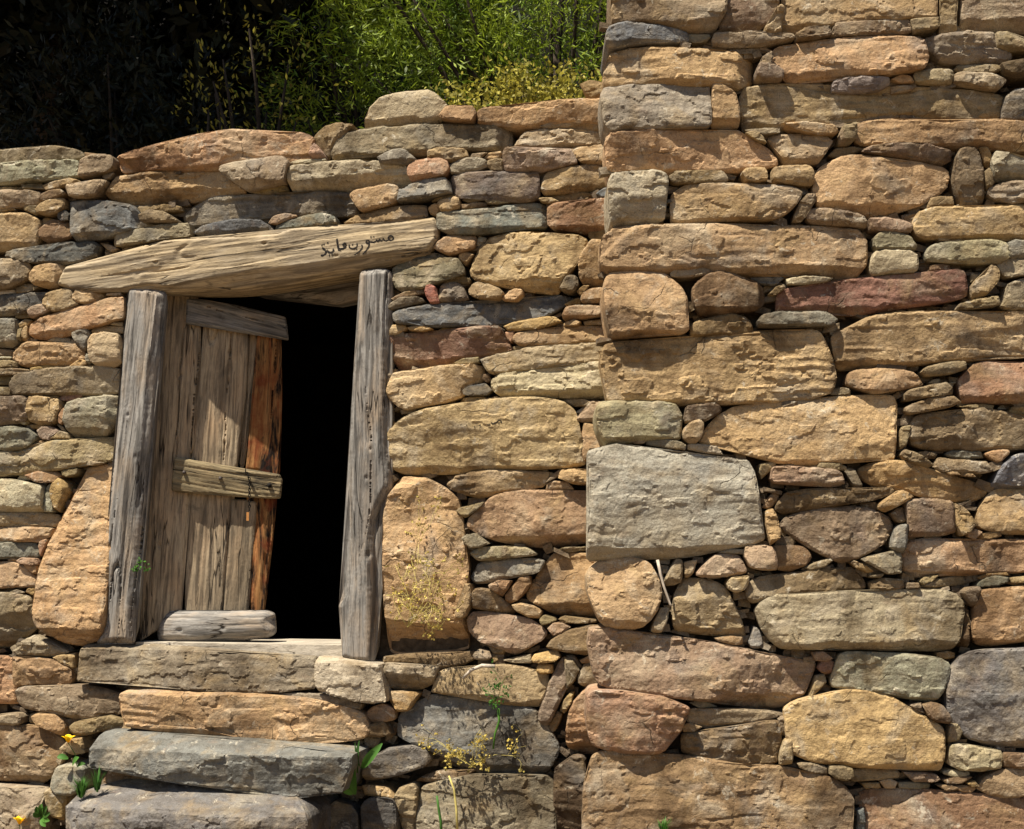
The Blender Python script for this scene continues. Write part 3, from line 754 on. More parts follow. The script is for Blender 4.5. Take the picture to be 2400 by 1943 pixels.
t D1: 107 62 110 52 115 46 125 43 145 42 165 43 190 42 220 40 220 75 200 74 180 73 165 74 140 73 120 74 110 70
tk: 132 73 150 72 157 72 160 76 150 77 132 76
mn: 119 88 122 82 130 79 160 77 190 77 198 80 201 95 190 99 165 99 145 97 125 97 120 95
h: 199 78 210 76 214 81 214 94 203 95
b: 124 100 145 98 147 104 130 104 124 105
vk: 189 99 198 95 220 96 220 104 200 113 195 110
yo: 164 122 168 115 178 109 182 101 187 101 191 106 190 116 182 126 176 133 165 134 163 128
k: 165 108 177 109 168 116 165 117
no: 148 145 152 139 170 135 189 132 190 141 175 143 150 146
ok: 200 120 205 117 215 110 220 108 220 145 205 146 195 143 192 140 200 130
o: 125 33 133 31 147 31 148 40 135 41 122 42
@P2 1380 760 2.379 R
lt D3: 13 25 15 19 22 15 45 14 65 13 90 12 100 11 115 10 130 14 150 15 160 12 175 6 185 3 205 5 214 3 226 3 233 8 238 20 244 32 247 46 246 58 240 67 229 70 214 74 190 75 160 75 130 77 105 78 88 77 70 74 50 72 30 74 20 74 19 62 15 45 12 35
mn D1: 8 80 12 75 45 75 70 75 88 78 93 88 93 98 92 113 80 113 50 111 30 113 18 118 12 108 8 95
B: 95 88 97 80 105 79 125 77 131 81 131 86 120 93 110 97 95 97
tk: 93 108 94 103 100 96 109 94 113 98 112 108 108 116 100 117 94 113
b: 40 113 50 111 58 112 55 117 45 117
h: 56 114 75 113 90 115 97 119 95 124 80 122 58 118
mw: 98 118 105 117 127 120 133 128 120 127 98 123
lY U10 D2: 110 115 113 108 120 99 130 88 145 80 165 77 180 80 200 80 214 77 229 71 264 69 294 68 305 69 308 78 306 95 305 132 290 133 264 134 244 137 214 139 185 135 165 129 150 126 142 118 130 118 118 118
kt: 170 137 187 135 185 140 178 146 173 152 170 145
vp: 180 150 182 140 200 140 244 143 250 147 252 158 240 160 214 159 200 158 183 156
@Q2 1890 760 2.379 R
tn D2: 28 10 32 5 60 -3 60 -9 80 -12 140 -14 165 -13 220 -14 220 29 200 30 170 32 150 34 120 37 100 40 70 38 55 41 38 43 33 38 30 25
ok: 12 140 15 136 35 137 42 140 42 144 30 143 14 142
v: 39 144 42 142 48 142 52 150 56 160 48 161 44 152
pu: 42 52 45 46 55 43 75 42 95 44 108 47 113 53 117 59 100 63 85 65 70 68 55 63 43 59
ho: 114 46 120 41 140 37 157 36 159 44 145 48 130 50 118 51
Pu D1: 153 55 157 49 165 44 166 38 180 35 200 36 220 36 220 75 190 77 165 77 158 76 154 68
bk: 98 68 103 64 120 60 138 57 144 62 145 69 125 71 110 73 100 76 98 72
k: 140 57 150 56 145 62
bo: 99 82 105 78 125 72 145 71 152 77 140 82 120 85 103 89 99 86
kb: 105 100 108 93 113 88 130 86 150 84 175 82 195 85 207 92 220 94 220 120 190 121 165 125 140 124 120 123 108 119 103 112 104 105
ok: 94 105 97 100 104 99 100 118 95 123 94 115
bk: 94 128 98 123 105 125 118 131 127 138 120 141 108 138 98 133
b: 111 126 120 124 132 127 130 132 120 131
h: 140 127 145 124 175 125 178 131 160 132 142 130
kn: 129 137 132 131 155 133 180 135 186 144 175 147 155 145 135 145 128 141
yq: 178 127 185 124 200 123 203 126 195 134 190 136 182 131
g: 185 160 190 148 198 135 208 128 220 124 220 159 200 161 188 162
t: 140 146 150 144 153 148 143 148
t: 154 145 165 147 169 150 155 149
qy: 53 145 55 141 65 137 80 134 95 134 105 139 115 146 130 150 150 151 165 153 178 158 185 165 180 170 165 177 150 174 125 171 110 168 100 163 85 160 65 157 58 153
o: 150 80 175 78 188 79 186 83 165 82
y: 204 85 208 80 220 78 220 90 208 89
k: 123 57 128 53 134 53 134 58
k: 26 63 38 61 46 63 46 68 36 69 26 68
@P3 1380 1140 2.379 R
e D4: -1 70 0 40 3 5 0 -20 -1 -35 10 -39 30 -43 50 -40 90 -34 130 -30 160 -27 166 -15 168 0 171 20 174 45 176 52 165 57 150 60 130 64 110 68 90 71 70 71 50 70 30 70 10 73 2 74
Pl D2: -1 90 2 82 12 74 25 71 45 70 55 72 63 78 68 88 72 100 72 112 68 122 62 132 55 139 45 142 30 141 15 138 10 130 5 118 0 105
b: 75 93 80 83 87 72 93 72 93 85 92 94 85 98 77 98
tk: 95 75 108 72 104 85 100 90 96 90
vp: 106 88 112 78 125 68 130 66 150 68 153 75 157 84 150 88 135 89 110 90
h: 128 65 140 62 154 62 154 67 140 66
vq: 154 65 156 59 170 58 180 59 182 59 186 82 175 83 160 80 155 73
ub: 183 59 205 58 216 61 222 68 219 74 214 78 200 84 187 82
yt: 174 25 182 22 186 30 190 48 180 58 178 52 175 38
tk: 173 20 180 10 185 5 192 3 190 12 185 18 180 22
Bo: 188 15 195 6 214 2 264 2 300 1 304 4 296 9 280 14 244 18 214 20 195 28 185 22
vp D1: 191 38 195 31 205 27 214 24 234 21 269 19 289 24 302 32 303 41 297 52 285 62 267 71 258 75 249 75 232 67 214 57 205 50 195 44
kt D1: 84 118 86 108 90 98 97 90 110 91 125 93 135 98 140 105 145 118 152 130 156 145 158 150 145 150 125 147 105 147 88 145 84 135
t: 136 95 140 90 158 88 158 95 153 103 145 105 138 101
ob: 155 106 158 95 170 89 214 84 244 81 262 80 270 86 276 95 276 101 250 103 214 104 195 106 175 111 162 116 158 112
nm D2: 165 122 172 113 185 107 214 106 264 103 294 104 324 102 354 102 366 106 373 113 374 122 371 135 370 150 365 160 355 164 324 163 274 161 214 161 190 161 180 152 172 140 168 128
k: 62 144 66 130 72 120 80 120 78 132 72 144 65 145
g: 160 155 165 138 170 142 173 155 170 160 162 160
qu: 125 150 140 148 153 149 154 156 145 157 128 153
@Q3 1890 1140 2.379 R
b: 159 118 165 122 164 160 155 161 156 150 158 135
ty: 72 18 78 13 90 5 95 3 100 6 107 10 98 14 90 20 80 25 72 22
vr D1: 99 14 110 12 130 12 145 15 147 30 150 45 140 48 120 49 103 50 101 30
yo: 147 16 155 20 165 30 168 37 160 46 152 49 148 35
b: 85 27 92 21 97 21 100 33 95 36 90 34
mg: 85 55 88 42 92 38 100 37 100 52 97 66 90 65 85 60
ut: 170 35 172 25 180 12 190 3 205 1 220 0 220 48 200 47 182 43 172 40
y: 170 48 180 45 195 44 195 49 182 52 171 51
p: 160 46 168 42 175 45 168 52 161 50
pq D1: 97 75 99 62 103 54 120 51 150 53 180 53 220 52 220 84 190 86 160 87 140 86 120 90 110 91 100 84
kh: 54 72 62 69 85 64 94 66 94 80 92 86 82 87 70 80 60 75
y: 45 75 48 73 60 78 68 84 62 85 50 80
k: 0 80 8 76 25 71 28 73 20 79 5 83
k: 63 88 78 86 75 90 65 90
b: 64 95 75 91 98 92 99 100 85 102 65 102
b: 100 95 112 95 114 100 100 101
o: 114 94 120 89 135 87 125 94 117 98
nk: 116 99 130 92 150 89 165 89 172 94 155 97 130 100
h: 171 97 176 92 185 88 205 90 203 94 190 98 172 100
o: 203 90 220 86 220 94 205 95
y: 172 90 180 86 200 85 205 88 190 88 175 92
gy: 154 105 158 100 170 98 172 102 168 118 165 119 158 111
qt D1: 169 130 170 112 173 103 185 101 220 98 220 152 200 156 185 159 172 156 168 148 168 138
y: 132 165 145 163 150 165 150 170 140 171 132 169
u: 8 164 18 163 28 170 20 173 10 172
@Q4 1890 1535 2.379 R
mc D1: 26 28 30 12 34 0 40 -3 80 -2 110 0 135 4 144 10 143 22 138 35 130 46 120 47 108 43 90 39 65 36 40 34 28 33
lY D3: -18 55 -10 48 0 45 20 40 40 36 60 36 75 38 90 44 105 54 120 63 138 72 140 85 139 100 138 116 120 117 100 115 80 113 50 113 25 110 0 105 -10 100 -15 90 -18 75
gh D2: 142 30 146 15 155 2 168 -3 190 -5 205 -5 220 -8 220 96 195 92 175 88 162 83 155 76 147 66 142 52 141 40
b: 115 49 125 47 135 50 143 62 142 68 130 67 120 61
v: 103 50 114 47 117 58 108 55
k: 141 80 143 69 150 68 156 77 152 84 142 87
nw U20: 141 105 144 90 150 88 170 91 195 95 194 112 175 116 150 113 142 110
b: 196 97 220 99 220 113 196 112
kw: 138 116 145 114 163 117 163 120 150 122 138 119
b: 136 124 150 121 165 121 155 127 140 128
k: -8 107 5 107 22 111 22 119 8 117 -6 112
n: 23 118 23 110 35 109 45 112 46 120 38 124 30 122
no: 46 115 60 114 90 115 96 118 95 123 70 125 48 126 44 121
bv: 98 117 115 117 130 119 134 124 125 127 108 126
t: 75 126 85 124 93 127 90 133 80 133
yo: 57 128 75 128 77 133 62 134
ho: 94 128 110 127 125 129 125 134 95 133
b: 131 130 145 129 155 134 140 135
t: 145 131 160 130 170 133 165 137 155 136
y: 160 127 168 125 172 130 165 132
tv: 170 133 178 122 195 114 220 112 220 135 210 142 195 143 180 138
ur: 55 140 62 135 80 134 120 134 150 137 190 142 220 144 220 180 60 180 58 165 60 152 57 146
k: 0 3 12 3 10 10 0 8
r: 13 12 20 3 30 8 28 18 22 21 15 17
o: 8 35 12 22 20 20 22 28 12 38 5 44
g: 52 155 58 152 60 165 58 180 52 180
@P4 1380 1535 2.379 R
pv D2: 0 -10 2 -25 20 -26 40 -22 80 -17 110 -14 150 -6 185 2 205 5 214 7 228 9 227 15 222 25 219 38 214 46 205 53 190 57 180 57 165 55 145 52 125 45 110 46 90 44 65 39 40 36 15 33 7 25 4 12
Pp D2: 0 40 5 36 15 35 40 37 75 42 100 52 97 60 93 68 91 77 80 77 83 85 75 96 70 99 40 99 15 96 3 90 -1 70 -1 55
vk: 98 62 101 54 125 54 160 55 190 58 188 62 170 66 150 69 125 71 110 70 98 67
t: 93 70 100 68 113 72 105 76 94 77
bo: 92 85 93 78 120 75 150 70 165 68 180 65 188 66 192 72 191 85 188 108 170 111 150 111 130 108 110 103 93 98
k: 188 64 193 62 199 63 200 75 197 83 193 80
to: 190 95 194 84 200 83 202 95 201 108 190 110 189 103
h: 100 48 115 46 128 52 110 53
bt D4: 3 105 10 98 40 100 80 101 100 102 115 106 150 112 190 112 205 114 214 119 236 121 249 126 259 135 264 145 263 158 256 172 250 182 -4 182 -6 165 -2 150 -5 135 0 120
"""
STEPS = {1: ('stone_step', 'long grey-brown threshold slab directly under the door posts'),
         2: ('stone_step', 'pale bleached block beside the threshold slab under the right door post'),
         3: ('stone_step', 'rough orange sandstone step just below the threshold slab'),
         4: ('stone_step', 'dark grey slab step with a pale flat top below the orange step'),
         5: ('stone_step', 'lowest dark grey step with a cracked pale top beside the yellow flowers')}
wall_l = empty('stone_wall', tuple(LEFT.pt(-1.5, 0, 0)))
tag(wall_l, 'lower drystone wall around the wooden doorway with uneven slabs along its top', 'wall', 'drystone walls')
wall_r = empty('stone_wall', tuple(RIGHT.pt(0.9, 0, 0)))
tag(wall_r, 'taller drystone wall of big tan blocks standing forward of the doorway wall', 'wall', 'drystone walls')
POLYS = {'L': [], 'R': []}
def edge_push(x, y, rs):
    if x <= 6: x -= rs[0]
    if x >= 2392: x += rs[1]
    if y <= 2: y -= rs[2]
    if y >= 1938: y += rs[3]
    return x, y
tile = None; sid = 0
for line in STONES.strip().splitlines():
    if line[0] == '@':
        _, x0, y0, k, side = line.split(); tile = (float(x0), float(y0), float(k), side); continue
    head, nums = line.split(':'); hp = head.split(); vals = list(map(float, nums.split()))
    flags = {f[0]: float(f[1:]) for f in hp[1:]}
    sid += 1; rs = np.random.RandomState(1000 + sid)
    x0, y0, k, side = tile; push = rs.uniform(25, 110, 4)
    pix = [edge_push(x0 + a * k, y0 + b * k, push) for a, b in zip(vals[::2], vals[1::2])]
    base = LEFT if side == 'L' else RIGHT
    D = flags.get('D', 0) / 100.0
    pl0 = base.shifted(0.02 + D)
    uv = np.array([pl0.uv(*p) for p in pix])
    ext = uv.max(0) - uv.min(0); mid = 0.5 * (uv.max(0) + uv.min(0)); uv = mid + (uv - mid) * (1 + np.minimum(.02, .001 / ext))
    A = abs(area(uv)); ext = uv.max(0) - uv.min(0)
    small = min(ext) < 0.055 or A < 0.004
    p = D + (rs.uniform(0.008, 0.038) if not small else rs.uniform(-0.030, 0.012))
    minpx = min(q[0] for q in pix); miny = min(q[1] for q in pix); meany = np.mean([q[1] for q in pix])
    depth = 0.13
    if side == 'R' and minpx < 1500: depth = 0.42
    if side == 'L' and meany < 330: depth = 0.42
    if 'S' in flags: depth = 0.30 + 0.0 * D
    elif D > 0.035: depth = 0.14
    c = 0.5 * (uv.max(0) + uv.min(0))
    flags['B'] = {True: .9, False: rs.choice([.15, .3, .6, 1.0])}[ext[0] > 3 * ext[1]]
    if 'U' not in flags and 'S' not in flags and ext[1] > .06: flags['U'] = rs.uniform(6, 24)
    rough = rs.choice([.7, 1.0, 1.3])
    if 'S' in flags: rough = 1.2
    me = slab_mesh('stone', uv - c, STONE, 50 + sid * 101, p=p, depth=depth, flags=flags, rough=rough,
                   spacing=0.0075, rnd=rs.uniform(.003, .0065))
    o_pos = base.pt(c[0], c[1], 0)
    if 'S' in flags:
        nm, lb = STEPS[int(flags['S'])]; o = link(nm, me, None, o_pos, base.rot()); tag(o, lb, 'step', 'stone steps up to the doorway')
    else:
        o = link('stone', me, wall_l if side == 'L' else wall_r, o_pos, base.rot())
    o.color = stone_colour(hp[0], rs)
    POLYS[side].append(uv)
# ------------------------------------------------------------------ wall cores, chinking, stones past the frame
def boxes_mesh(name, boxes, plane, mat, origin):
    V, Fc = [], []
    for (u0, u1, z0, z1, n0, n1) in boxes:
        b = len(V)
        for a in (u0, u1):
            for h in (z0, z1):
                for c in (n0, n1): V.append(plane.pt(a, h, c) - origin)
        Fc += [[b + i for i in q] for q in ((0, 1, 3, 2), (4, 6, 7, 5), (0, 4, 5, 1), (2, 3, 7, 6), (0, 2, 6, 4), (1, 5, 7, 3))]
    return mesh_np(name, np.array(V), Fc, mat)
DO_L, DO_T = LEFT.uv(345, 690); DO_R, DO_B = LEFT.uv(838, 1520)
DO_T += 0.03
UL0, UR0 = -4.6, 0.35
TOPZ = LEFT.uv(700, 360)[1]
core = [(UL0, DO_L - .04, 0, LEFT.uv(200, 420)[1], -.55, -.115), (DO_R + .04, UR0, 0, LEFT.uv(1100, 340)[1], -.55, -.115),
        (DO_L - .035, DO_R + .035, DO_T + .10, LEFT.uv(560, 400)[1], -.55, -.12), (DO_L - .035, DO_R + .035, 0, DO_B - .02, -.55, -.12)]
link('wall_core', boxes_mesh('wall_core', core, LEFT, EARTH, np.array(wall_l.location)), wall_l, wall_l.location)
core = [(0.13, 3.2, 0, 4.7, -.44, -.115)]
link('wall_core', boxes_mesh('wall_core', core, RIGHT, EARTH, np.array(wall_r.location)), wall_r, wall_r.location)

def covered(side, u, z, m=0.0):
    for P in POLYS[side]:
        if P[:, 0].min() - m < u < P[:, 0].max() + m and P[:, 1].min() - m < z < P[:, 1].max() + m:
            if sdf(np.array([u]), np.array([z]), P)[0] > -m: return True
    return False
def rubble(side, base, parent, n, u0, u1, z0, z1, skip=None):
    V, Fc = [], []; rs = np.random.RandomState(5 if side == 'L' else 6); cols = []
    made = 0
    for _ in range(n):
        u, z = rs.uniform(u0, u1), rs.uniform(z0, z1)
        if skip and skip(u, z): continue
        if covered(side, u, z): continue
        made += 1
        w_, h_, d_ = rs.uniform(.018, .05), rs.uniform(.008, .022), rs.uniform(.02, .05)
        a = rs.normal(0, .25); b0 = len(V); c = rs.uniform(-.11, -.05)
        for sx in (-1, 1):
            for sy in (-1, 1):
                for sz in (-1, 1):
                    q = np.array((sx * w_, sy * h_)) * rs.uniform(.6, 1.1, 2)
                    V.append(base.pt(u + q[0] * math.cos(a) - q[1] * math.sin(a), z + q[0] * math.sin(a) + q[1] * math.cos(a), c + sz * d_ * rs.uniform(.6, 1)) - np.array(parent.location))
        Fc += [[b0 + i for i in q] for q in ((0, 1, 3, 2), (4, 6, 7, 5), (0, 4, 5, 1), (2, 3, 7, 6), (0, 2, 6, 4), (1, 5, 7, 3))]
    if V:
        o = link('chinking_stones', mesh_np('chinking_stones', np.array(V), Fc, STONE), parent, parent.location)
        o['kind'] = 'stuff'; o.color = (0.16, 0.115, 0.07, 1)
indoor = lambda u, z: DO_L - .12 < u < DO_R + .12 and DO_B - .05 < z < DO_T + .18
rubble('L', LEFT, wall_l, 5200, LEFT.uv(0, 900)[0], 0.05, LEFT.uv(0, 1940)[1], LEFT.uv(0, 420)[1], indoor)
rubble('R', RIGHT, wall_r, 4200, 0.02, RIGHT.uv(2400, 900)[0], RIGHT.uv(1500, 1940)[1], RIGHT.uv(1500, 5)[1])

def extra(side, base, parent, u0, u1, z0, z1, seed):
    """courses of plain stones that carry the wall on past the frame"""
    rs = np.random.RandomState(seed); z = z0
    while z < z1:
        h = rs.uniform(.09, .17); u = u0 + rs.uniform(-.05, .05)
        while u < u1:
            L = rs.uniform(.16, .42); cu, cz = u + L / 2, z + h / 2
            if not covered(side, cu, cz, .03) and not covered(side, u + .02, cz) and not covered(side, u + L - .02, cz):
                q = np.array([(u, z), (u + L * .5, z - .006), (u + L - .008, z), (u + L - .006, z + h * .5), (u + L - .012, z + h - .006), (u + L * .45, z + h - .002), (u + .01, z + h - .008), (u, z + h * .5)])
                q += rs.uniform(-.008, .008, q.shape)
                c = q.mean(0)
                me = slab_mesh('stone', q - c, STONE, seed * 977 + int(rs.randint(1e5)), p=rs.uniform(0, .03), depth=.13, flags={'B': .5}, spacing=.02)
                o = link('stone', me, parent, base.pt(c[0], c[1], 0), base.rot()); o.color = stone_colour(rs.choice(list('ttkqbnvpo')), rs)
            u += L
        z += h
ul, ur = LEFT.uv(0, 900)[0], RIGHT.uv(2400, 900)[0]
extra('L', LEFT, wall_l, ul - .75, ul - .12, LEFT.uv(0, 1940)[1], LEFT.uv(0, 380)[1], 31)
extra('R', RIGHT, wall_r, ur + .13, ur + .75, RIGHT.uv(1500, 1940)[1], 4.4, 32)
extra('R', RIGHT, wall_r, 0.02, ur, RIGHT.uv(1800, 0)[1] + .12, 4.4, 33)
extra('L', LEFT, wall_l, ul - .75, 0.02, .28, LEFT.uv(0, 1935)[1] - .12, 34)
extra('R', RIGHT, wall_r, 0.02, ur + .5, .28, RIGHT.uv(1800, 1935)[1] - .12, 35)

# ------------------------------------------------------------------ ground, hill, room
def grid(name, x0, x1, y0, y1, n, fz, mat):
    xs = np.linspace(x0, x1, n); ys = np.linspace(y0, y1, n); X, Y = np.meshgrid(xs, ys); Zz = fz(X, Y)
    V = np.stack((X.ravel(), Y.ravel(), Zz.ravel()), 1)
    Fc = [[j * n + i, j * n + i + 1, (j + 1) * n + i + 1, (j + 1) * n + i] for j in range(n - 1) for i in range(n - 1)]
    o = link(name, mesh_np(name, V, Fc, mat, True)); o['kind'] = 'structure'; return o
grid('ground', -60, 60, -60, 40, 90, lambda x, y: 0.10 + .05 * fbm(x * .9, y * .9, 3, 3) - 0.02 * np.clip(-y - 3, 0, 40), SOIL)
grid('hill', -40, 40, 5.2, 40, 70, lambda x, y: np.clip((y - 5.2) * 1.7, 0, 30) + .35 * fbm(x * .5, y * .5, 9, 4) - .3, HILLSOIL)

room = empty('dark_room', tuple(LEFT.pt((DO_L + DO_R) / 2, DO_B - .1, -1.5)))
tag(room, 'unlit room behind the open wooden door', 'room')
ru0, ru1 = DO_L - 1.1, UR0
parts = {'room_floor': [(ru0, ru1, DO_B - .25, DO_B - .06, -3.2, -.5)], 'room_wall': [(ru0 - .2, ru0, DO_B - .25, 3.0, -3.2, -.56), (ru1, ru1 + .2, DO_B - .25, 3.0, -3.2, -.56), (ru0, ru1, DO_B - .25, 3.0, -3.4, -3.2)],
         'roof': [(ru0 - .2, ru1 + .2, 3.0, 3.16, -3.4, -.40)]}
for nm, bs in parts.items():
    link(nm, boxes_mesh(nm, bs, LEFT, ROOM_DARK, np.array(room.location)), room, room.location)

# ------------------------------------------------------------------ timber
def timber(name, pix, plane, mat, seed, parent, angle=0.0, depth=.12, p=0.0, flags={}, spacing=.006, rnd=.012, cut=.012, jag=.002, color=None):
    """a wooden piece outlined on a plane; its grain runs along the direction 'angle' in that plane"""
    uv = np.array([plane.uv(*q) for q in pix]); c = 0.5 * (uv.max(0) + uv.min(0)); ca, sa = math.cos(-angle), math.sin(-angle)
    q = uv - c; q = np.stack((q[:, 0] * ca - q[:, 1] * sa, q[:, 0] * sa + q[:, 1] * ca), 1)
    me = slab_mesh(name, q, mat, seed, p=p, depth=depth, spacing=spacing, rnd=rnd, flags=flags, wood=True, cut=cut, jag=jag)
    rot = plane.rot() @ Matrix.Rotation(angle, 3, 'Z')
    o = link(name, me, parent, plane.pt(c[0], c[1], 0), rot)
    o['_c'] = 0; del o['_c']
    return o
def px(x0, y0, k, pts): return [(x0 + a * k, y0 + b * k) for a, b in zip(pts[::2], pts[1::2])]
frame = empty('door_frame', tuple(LEFT.pt((DO_L + DO_R) / 2, DO_B, 0)))
tag(frame, 'weathered timber door frame of two posts under a crooked inscribed lintel beam', 'door frame')
k5 = 840 / 2144.0
LINT = px(220, 480, k5, [-222, 475, -200, 410, -174, 366, -60, 345, 34, 326, 130, 300, 212, 280, 331, 240, 421, 205, 620, 195, 900, 185, 1090, 170, 1190, 135, 1450, 122, 1700, 112, 2030, 70, 2052, 110, 2048, 200, 1990, 285, 1840, 330, 1760, 350, 1560, 388, 1430, 400, 1260, 440, 1000, 480, 820, 500, 550, 510, 420, 490, 310, 480, 150, 512, 60, 514, 4, 516, -133, 511])
LPL = LEFT.shifted(0.030)
lint_ang = math.atan2(-(LPL.uv(320, 650)[1] - LPL.uv(960, 560)[1]), LPL.uv(960, 560)[0] - LPL.uv(320, 650)[0])
lintel = timber('lintel', LINT, LPL, WOOD_LINTEL, 11, frame, lint_ang, depth=.24, flags={'N': 4, 'G': .8, 'U': 26}, spacing=.0055, rnd=.014, cut=.006)
k7 = 700 / 2144.0
PL_POST = px(220, 620, k7, [215, 155, 250, 148, 390, 150, 495, 185, 490, 330, 470, 430, 460, 560, 455, 660, 430, 760, 415, 900, 405, 1050, 395, 1250, 375, 1400, 360, 1560]) + \
          px(220, 1040, k7, [345, 470, 335, 620, 318, 760, 300, 950, 290, 1150, 275, 1440, -12, 1445, 20, 1380, 60, 1280, 75, 1100, 80, 900, 85, 480, 95, 330]) + \
          px(220, 620, k7, [105, 1500, 120, 1400, 140, 1200, 165, 1000, 175, 850, 190, 600, 200, 400])
timber('post', PL_POST, LEFT.shifted(.03), WOOD_GREY, 21, frame, R(86), depth=.07, flags={'N': 3, 'G': 1.25}, rnd=.034)
PR_POST = px(220, 620, k7, [1895, 35, 2100, 20, 2130, 60, 2125, 300, 2110, 500, 2095, 700, 2100, 900, 2095, 1150, 2090, 1300, 2120, 1500, 2125, 1600]) + \
          px(220, 1040, k7, [2120, 320, 2060, 420, 2010, 560, 2000, 700, 2008, 900, 2010, 1200, 2005, 1540, 1990, 1585, 1840, 1580, 1760, 1540, 1765, 1290, 1745, 1200, 1730, 1165, 1785, 1100, 1800, 980, 1812, 800, 1820, 480, 1812, 350]) + \
          px(220, 620, k7, [1820, 1300, 1828, 1050, 1850, 750, 1870, 560, 1885, 350, 1885, 150])
timber('post', PR_POST, LEFT.shifted(.02), WOOD_GREY, 22, frame, R(90), depth=.10, flags={'N': 3, 'G': 1.1}, rnd=.030)

# the writing on the lintel, as ink strokes that lie on its surface
def ink_on(obj, plane, strokes, r, name):
    me = obj.data; co = np.empty(len(me.vertices) * 3); me.vertices.foreach_get('co', co); co = co.reshape(-1, 3)
    rot = obj.rotation_euler.to_matrix(); loc = np.array(world_loc(obj)); inv = np.array(rot.inverted())
    front = co[co[:, 2] > co[:, 2].max() - .09]
    V, Fc = [], []
    for st in strokes:
        pts = []
        for (x, y) in st:
            u, z = plane.uv(x, y); wpt = plane.pt(u, z, 0); l = inv @ (wpt - loc)
            dd = (front[:, 0] - l[0]) ** 2 + (front[:, 1] - l[1]) ** 2; k = np.argsort(dd)[:4]
            pts.append(np.array((l[0], l[1], front[k, 2].max() + .0012)))
        # dense, smoothed
        P = []
        for i in range(len(pts) - 1):
            for t in np.linspace(0, 1, 4, endpoint=False): P.append(pts[i] * (1 - t) + pts[i + 1] * t)
        P.append(pts[-1]); P = np.array(P)
        if len(P) > 4:
            for _ in range(2): P[1:-1] = (P[:-2] + 2 * P[1:-1] + P[2:]) / 4
        m = len(P)
        tn = np.gradient(P, axis=0); tn /= np.linalg.norm(tn, axis=1)[:, None] + 1e-9
        sd_ = np.cross(tn, (0, 0, 1.0)); b0 = len(V)
        for i in range(m):
            ww = r * (1.35 if name == 'inscription' and st[0][0] < 835 else 1.0) * (.75 + .45 * abs(math.sin(i * .7 + st[0][0])))
            if i in (0, m - 1): ww *= .6
            V.append(P[i] + sd_[i] * ww); V.append(P[i] - sd_[i] * ww)
        for i in range(m - 1): Fc.append([b0 + 2 * i, b0 + 2 * i + 1, b0 + 2 * i + 3, b0 + 2 * i + 2])
    o = bpy.data.objects.new(name, mesh_np(name, np.array(V), Fc, WORN_INK)); COL.objects.link(o); o.parent = obj
    return o
def T(pts, x0=500, y0=200, k=2.332): return [(x0 + a * k, y0 + b * k) for a, b in zip(pts[::2], pts[1::2])]
ring = lambda cx, cy, rx, ry, n=9: T([c for i in range(n + 1) for c in (cx + rx * math.cos(i * 2 * math.pi / n), cy + ry * math.sin(i * 2 * math.pi / n))])
dot = lambda x, y: T([x - .5, y - .2, x, y + .1, x + .5, y + .3])
STROKES = [ring(178.3, 153.4, 2.6, 2.4), T([176, 155, 173.5, 156.5, 171.5, 155.5, 170.5, 153.5]), T([170.5, 155, 168.5, 156.6, 167, 154.2]), T([167, 155, 165.5, 157.4, 163.8, 155]),
           T([163.8, 156, 161.5, 158.2, 159.5, 157.5, 156.5, 157.4]), dot(158.6, 152.4), dot(161.4, 152.2), ring(155.4, 157.6, 1.8, 1.7), T([157.2, 158.5, 156.6, 161.5, 155, 164.8, 152.6, 168, 150.2, 170.2]),
           T([149.2, 160.3, 150.2, 162.5, 148.8, 165.4, 146, 168.5, 142, 170.8]), T([144.4, 158.8, 145, 161.4, 143.8, 163.6, 141, 164.6, 138.2, 164.2, 136.6, 162.2, 136.8, 160]), dot(140.2, 160.2), dot(144.6, 165.2),
           T([134.2, 161.2, 132.4, 158.8, 130.4, 160, 131.4, 162.2, 133.8, 162.4, 131, 164.6, 128, 164.8, 126, 165.4]), T([124.6, 154.2, 125, 158, 125.6, 162.5, 126.4, 166, 129, 166.6]),
           T([120.8, 164.4, 121.4, 167, 119.6, 168.8, 116.5, 168.2, 114.4, 165.6]), dot(117.4, 171), dot(120, 170.6), T([109.8, 163.4, 112, 165, 113.8, 167.6, 113.2, 169.8, 110.6, 171.2, 108.2, 171]),
           dot(109.6, 160.8), dot(111.6, 160), dot(115.4, 158.4)]
bpy.context.view_layer.update()
ink_on(lintel, LPL, STROKES, .0034, 'inscription')
big = min((o for o in wall_l.children if o.name.startswith('stone')), key=lambda o: np.linalg.norm(np.array(world_loc(o)) - LEFT.pt(*LEFT.uv(1133, 1015))))
U = lambda pts: T(pts, 900, 940)
ink_on(big, LEFT.shifted(.05), [U([118, 22, 117, 19.5, 115, 19, 114, 20.8, 111.5, 22, 109, 23, 107.5, 21.5]), U([107, 23.6, 105, 24.2, 103.5, 23.6]), U([97, 24, 95, 24.4]), U([91, 25.4, 89.8, 26]), U([83, 23.8, 82, 24.2]), U([77.5, 23.6, 76, 24]), U([83.4, 17.6, 82.8, 18])], .0026, 'faded_writing')

